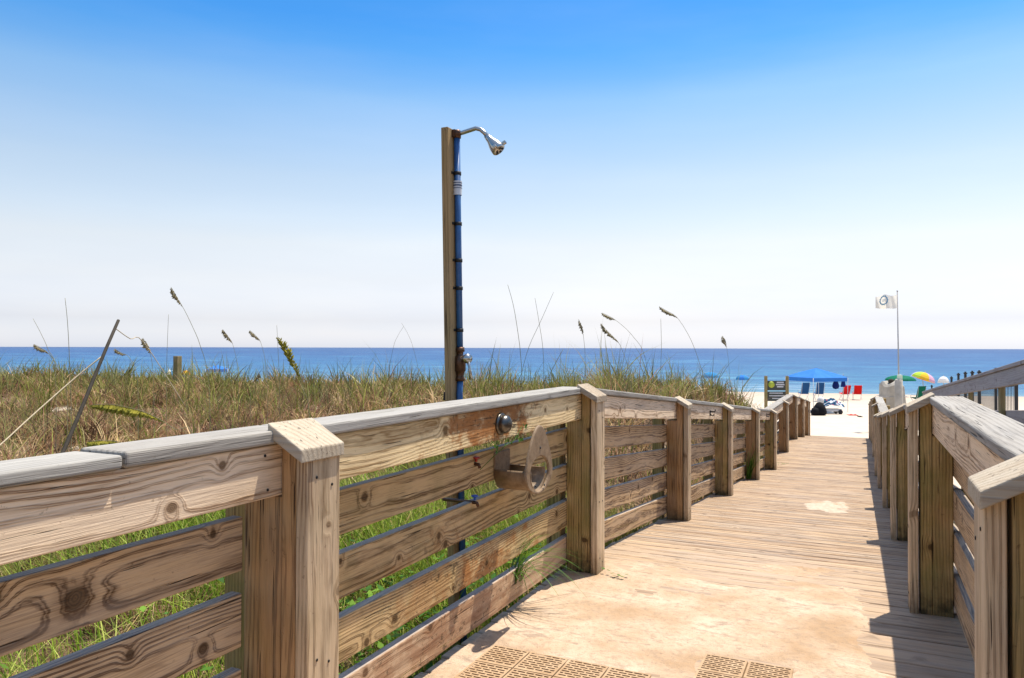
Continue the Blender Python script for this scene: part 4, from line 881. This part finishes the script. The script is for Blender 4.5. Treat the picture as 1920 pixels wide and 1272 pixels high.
# cart with towels
g = G(1556, 44); ct = empty('beach_cart', g, 'low white beach cart loaded with a patterned dark towel near the tent', 'cart')
def PB(a, b, z): return g+CR*a+CF*b+UP*z
mb = MB(); mb.obox(Matrix.Translation(PB(0, 0, .22)) @ fr, 1.2, .6, .14); mb.build('body', M['c_white'], ct, .02)
for a in (-.45, .48):
    for b in (-.32, .32):
        mb = MB(); mb.lathe([(0, -.05), (.11, -.05), (.13, -.03), (.13, .03), (.11, .05), (0, .05)], Matrix.Translation(PB(a, b, .12)) @ (CF).to_track_quat('Z', 'Y').to_matrix().to_4x4(), 14); mb.build('wheel', M['strap'], ct)
mb = MB(); nx, ny = 22, 12; rows = []
for j in range(ny+1):
    row = []
    for i in range(nx+1):
        u = i/nx*2-1; v = j/ny*2-1; hgt = .30+.55*math.cos(u*1.25)**.6*math.cos(v*1.3)**.7*(1+.12*math.sin(9*u+3*v)+.08*math.sin(17*v-5*u)); row.append(PB(u*.70, v*.42, hgt))
    rows.append(row)
for j in range(ny):
    for i in range(nx): mb.add([rows[j][i], rows[j][i+1], rows[j+1][i+1], rows[j+1][i]], [(0, 1, 2, 3)], smooth=True)
tw = NT('patterned_towel'); tc = tw.n.new('ShaderNodeTexCoord').outputs['Object']; n1 = tw.noise(tc, 2.6, 3, .5, .5); n2 = tw.noise(tc, 3.1, 2, .5, 1.5)
cc = tw.mix(tw.rng(n1, .55, .60), (.01, .07, .14), (.50, .04, .07)); cc = tw.mix(tw.rng(n2, .56, .60), cc, (.7, .7, .72)); tw.fin(cc, .9, .1)
tag(mb.build('patterned_towel', tw.m), 'dark teal towel with red and white pattern heaped on the white cart', 'towel')
c = G(1535, 43); mb = MB(); mb.lathe([(0, .75), (.16, .70), (.30, .50), (.38, .25), (.36, .05), (.25, 0), (0, 0)], Matrix.Translation(c+CR*.05), 16); mb.lathe([(0, .45), (.2, .40), (.27, .2), (.24, 0), (0, 0)], Matrix.Translation(c-CR*.22-CF*.1), 14); tag(mb.build('duffel_bag', M['c_black']), 'slumped black duffel bag left of the beach cart', 'bag')
c = G(1541, 43.6); mb = MB(); mb.lathe([(0, 1.0), (.14, .97), (.20, .8), (.17, .62), (0, .6)], Matrix.Translation(c+CF*.2), 12); tag(mb.build('pale_towel_roll', M['c_white']), 'pale rolled towel on top between black bag and cart', 'towel')
for px, zc, mat, lab, w in ((1598, 43, 'c_red', 'thin red towel strip lying on open sand', .5), (1612, 42, 'c_black', 'small dark sandals lying on open sand', .18)):
    c = G(px, zc); mb = MB(); vs = []
    for i in range(7): vs += [c+CR*(i/6-.5)*w-CF*.2+UP*(.02+.02*math.sin(i*2)), c+CR*(i/6-.5)*w+CF*.2+UP*(.03+.02*math.cos(i*2))]
    mb.add(vs, [(2*i, 2*i+1, 2*i+3, 2*i+2) for i in range(6)]); tag(mb.build('sandals' if 'sandals' in lab else 'small_towel', M[mat], solid=.02), lab, 'sandals' if 'sandals' in lab else 'towel')
# tarp stack + flagpole
zc = 30; g = G(1673, zc); ts = empty('covered_stack', g, 'pale tarp covered stack of beach gear at the end of the right railing', 'covered stack')
hgt = htop(716, zc)-g.z; w = .42
mb = MB(); n = 28; rows = []
for (r_, z_) in ((1.02, 0), (1.03, .2), (.98, .45), (1.0, .6), (.95, .8), (.9, .93), (.72, .985), (.3, 1.0), (0.01, .995)):
    row = []
    for k in range(n):
        a = 2*PI*k/n; sq = 1/max(abs(math.cos(a)), abs(math.sin(a)))**.7; fold = 1+.05*math.sin(a*7+z_*3)+.03*math.sin(a*13+z_*7)
        row.append(g+CR*(w*r_*sq*fold*math.cos(a))+CF*(w*r_*sq*fold*math.sin(a))+UP*hgt*z_*(1+.03*math.sin(a*3)))
    rows.append(row)
for i in range(len(rows)-1):
    for k in range(n): mb.add([rows[i][k], rows[i][(k+1) % n], rows[i+1][(k+1) % n], rows[i+1][k]], [(0, 1, 2, 3)], smooth=True)
mb.build('tarp', M['c_tarp'], ts)
for z_ in (.35, .72):
    mb = MB(); mb.tube([g+CR*(w*1.12*1/max(abs(math.cos(a)), abs(math.sin(a)))**.7*math.cos(a))+CF*(w*1.12/max(abs(math.cos(a)), abs(math.sin(a)))**.7*math.sin(a))+UP*hgt*z_ for a in np.linspace(0, 2*PI, 33)], .012, 5, caps=False); mb.build('tie_rope', M['pole'], ts)
g2 = G(1685, 29.2); mb = MB(); tz = htop(710, 29.2)
mb.lathe([(0, 0), (.15, 0), (.16, .5), (.15, .52), (.15, 1.), (.14, tz-g2.z-.04), (.10, tz-g2.z), (0, tz-g2.z)], Matrix.Translation(g2), 14); tag(mb.build('white_barrel', M['c_tarp'], None), 'pale upright barrel between tarp stack and flagpole', 'barrel')
g3 = G(1687, 29.2); mb = MB(); mb.obox(Matrix.Translation((g3.x, g3.y, htop(705.5, 29.2)-.04)) @ fr, .15, .15, .22); tag(mb.build('mint_box', M['c_mint'], None, .015), 'small mint green box on top of the pale barrel', 'box')
c = at(1671, 714.5, 29.9); mb = MB(); mb.lathe([(0, -.09), (.10, -.08), (.12, 0), (.07, .07), (0, .08)], Matrix.Translation(c), 12); tag(mb.build('dark_cap', M['stake']), 'small dark bundle lying on top of the tarp stack', 'bundle')
gp = G(1686.5, 31); fp = empty('flagpole', gp, 'thin grey flagpole with a white flag rising behind the right railing', 'flagpole')
ptop = at(1682.5, 546, 31); mb = MB(); mb.tube([(gp.x, gp.y, gp.z-.2), tuple(ptop)], [.032, .022], 8); mb.lathe([(0, .03), (.03, .02), (.035, 0), (.03, -.02), (0, -.03)], Matrix.Translation(ptop), 10); mb.build('pole', M['pole'], fp)
fl = empty('flag', at(1681.5, 552, 31), 'white flag with a round blue emblem blowing left from the flagpole', 'flag')
def flagp(u, v, off=0.):
    px = 1681.5-u*40; sag = 4*u+2.*math.sin(u*7); py = 553+v*25+sag*.5 + (2.2*math.sin(u*9+v*2))*u; zz = 31+.16*math.sin(u*8+v*1.5)-off
    return at(px, py, zz)
mb = MB(); n, m_ = 30, 12
for i in range(n):
    for j in range(m_):
        mb.add([flagp(i/n, j/m_), flagp((i+1)/n, j/m_), flagp((i+1)/n, (j+1)/m_), flagp(i/n, (j+1)/m_)], [(0, 1, 2, 3)], smooth=True)
mb.build('flag_cloth', M['c_flag'], fl)
mb = MB(); K = 24
def em(r_, a): return flagp(.61+r_*math.cos(a), .40+r_*1.6*math.sin(a), .02)
for k in range(K):
    a0, a1 = 2*PI*k/K, 2*PI*(k+1)/K; mb.add([em(.15, a0), em(.20, a0), em(.20, a1), em(.15, a1)], [(0, 1, 2, 3)])
for k in range(12):
    a0 = 2*PI*k/12; mb.add([em(.205, a0), em(.235, a0+.1), em(.205, a0+.2)], [(0, 1, 2)])
for dy in (-.05, .04): 
    for i in range(4): u0 = .53+i*.042; mb.add([flagp(u0, .40+dy, .02), flagp(u0+.026, .38+dy, .02), flagp(u0+.026, .42+dy, .02), flagp(u0, .45+dy, .02)], [(0, 1, 2, 3)])
mb.build('emblem', M['emblem'], fl)
# ------------------------------------------------------------------ light
sd = Vector((.17, .33, 1)).normalized(); el = math.asin(sd.z); az = math.atan2(sd.x, sd.y)
sun = bpy.data.lights.new('sun', 'SUN'); so = bpy.data.objects.new('sun', sun); COL.objects.link(so)
sun.energy = 5.0; sun.angle = R(.5); sun.color = (1., .92, .80); so.rotation_euler = sd.to_track_quat('Z', 'Y').to_euler()
W = bpy.data.worlds.new('World'); S.world = W; W.use_nodes = True; wt = W.node_tree; bg = wt.nodes['Background']
sk = wt.nodes.new('ShaderNodeTexSky'); sk.sky_type = 'NISHITA'; sk.sun_disc = False; sk.sun_elevation = el; sk.sun_rotation = az; sk.air_density = 1.0; sk.dust_density = .6; sk.ozone_density = 1.5
tc = wt.nodes.new('ShaderNodeTexCoord'); sx = wt.nodes.new('ShaderNodeSeparateXYZ'); wt.links.new(tc.outputs['Generated'], sx.inputs[0])
rp = wt.nodes.new('ShaderNodeValToRGB'); wt.links.new(sx.outputs[2], rp.inputs[0])
SKY = [(.0, (.85, .93, 1.32)), (.0351, (.734, .70, .891)), (.0882, (.974, .786, .768)), (.1341, (1.159, .89, .759)), (.1663, (1.141, .923, .792)), (.2168, (1.14, .981, .852)), (.2655, (.949, .964, .918)), (.3123, (.754, .933, .976)), (.3405, (.49, .821, 1.004)), (.3677, (.334, .756, 1.03)), (.3992, (.234, .689, 1.046)), (.425, (.232, .683, 1.04)), (.52, (.95, 1.05, 1.1)), (.8, (1.4, 1.38, 1.32))]
while len(rp.color_ramp.elements) < len(SKY): rp.color_ramp.elements.new(.5)
for e_, (p_, c_) in zip(rp.color_ramp.elements, SKY): e_.position = p_; e_.color = (*[v*(.855 *(1.05 if p_ < .2 else 1) if p_ < .5 else 1)*(1 if p_ > .25 else (1., 1.012, 1.015)[q_]) for q_, v in enumerate(c_)], 1)
mxn = wt.nodes.new('ShaderNodeMix'); mxn.data_type = 'RGBA'; mxn.blend_type = 'MULTIPLY'; mxn.inputs[0].default_value = 1
wt.links.new(sk.outputs[0], mxn.inputs[6]); wn = wt.nodes.new('ShaderNodeTexNoise'); wmp = wt.nodes.new('ShaderNodeMapping'); wmp.inputs['Scale'].default_value = (1.2, 1.2, 7); wmp.inputs['Rotation'].default_value = (.12, .2, 0)
wt.links.new(tc.outputs['Generated'], wmp.inputs[0]); wt.links.new(wmp.outputs[0], wn.inputs['Vector']); wn.inputs['Scale'].default_value = 1.6; wn.inputs['Detail'].default_value = 5; wn.inputs['Roughness'].default_value = .55
wr = wt.nodes.new('ShaderNodeMapRange'); wr.inputs[1].default_value = .48; wr.inputs[2].default_value = .75; wr.inputs[3].default_value = 0; wr.inputs[4].default_value = .09; wt.links.new(wn.outputs[0], wr.inputs[0])
wm2 = wt.nodes.new('ShaderNodeMix'); wm2.data_type = 'RGBA'; wt.links.new(wr.outputs[0], wm2.inputs[0]); wt.links.new(rp.outputs[0], wm2.inputs[6]); wm2.inputs[7].default_value = (1.6, 1.2, .95, 1)
wt.links.new(wm2.outputs[2], mxn.inputs[7]); wt.links.new(mxn.outputs[2], bg.inputs[0]); bg.inputs[1].default_value = .15
vs_ = S.view_settings; vs_.view_transform = 'Standard'; vs_.look = 'None'; vs_.exposure = .575; vs_.gamma = 1; vs_.use_curve_mapping = False
S.render.engine = 'CYCLES'; S.render.resolution_x = 1024; S.render.resolution_y = 678
S.cycles.max_bounces = 6
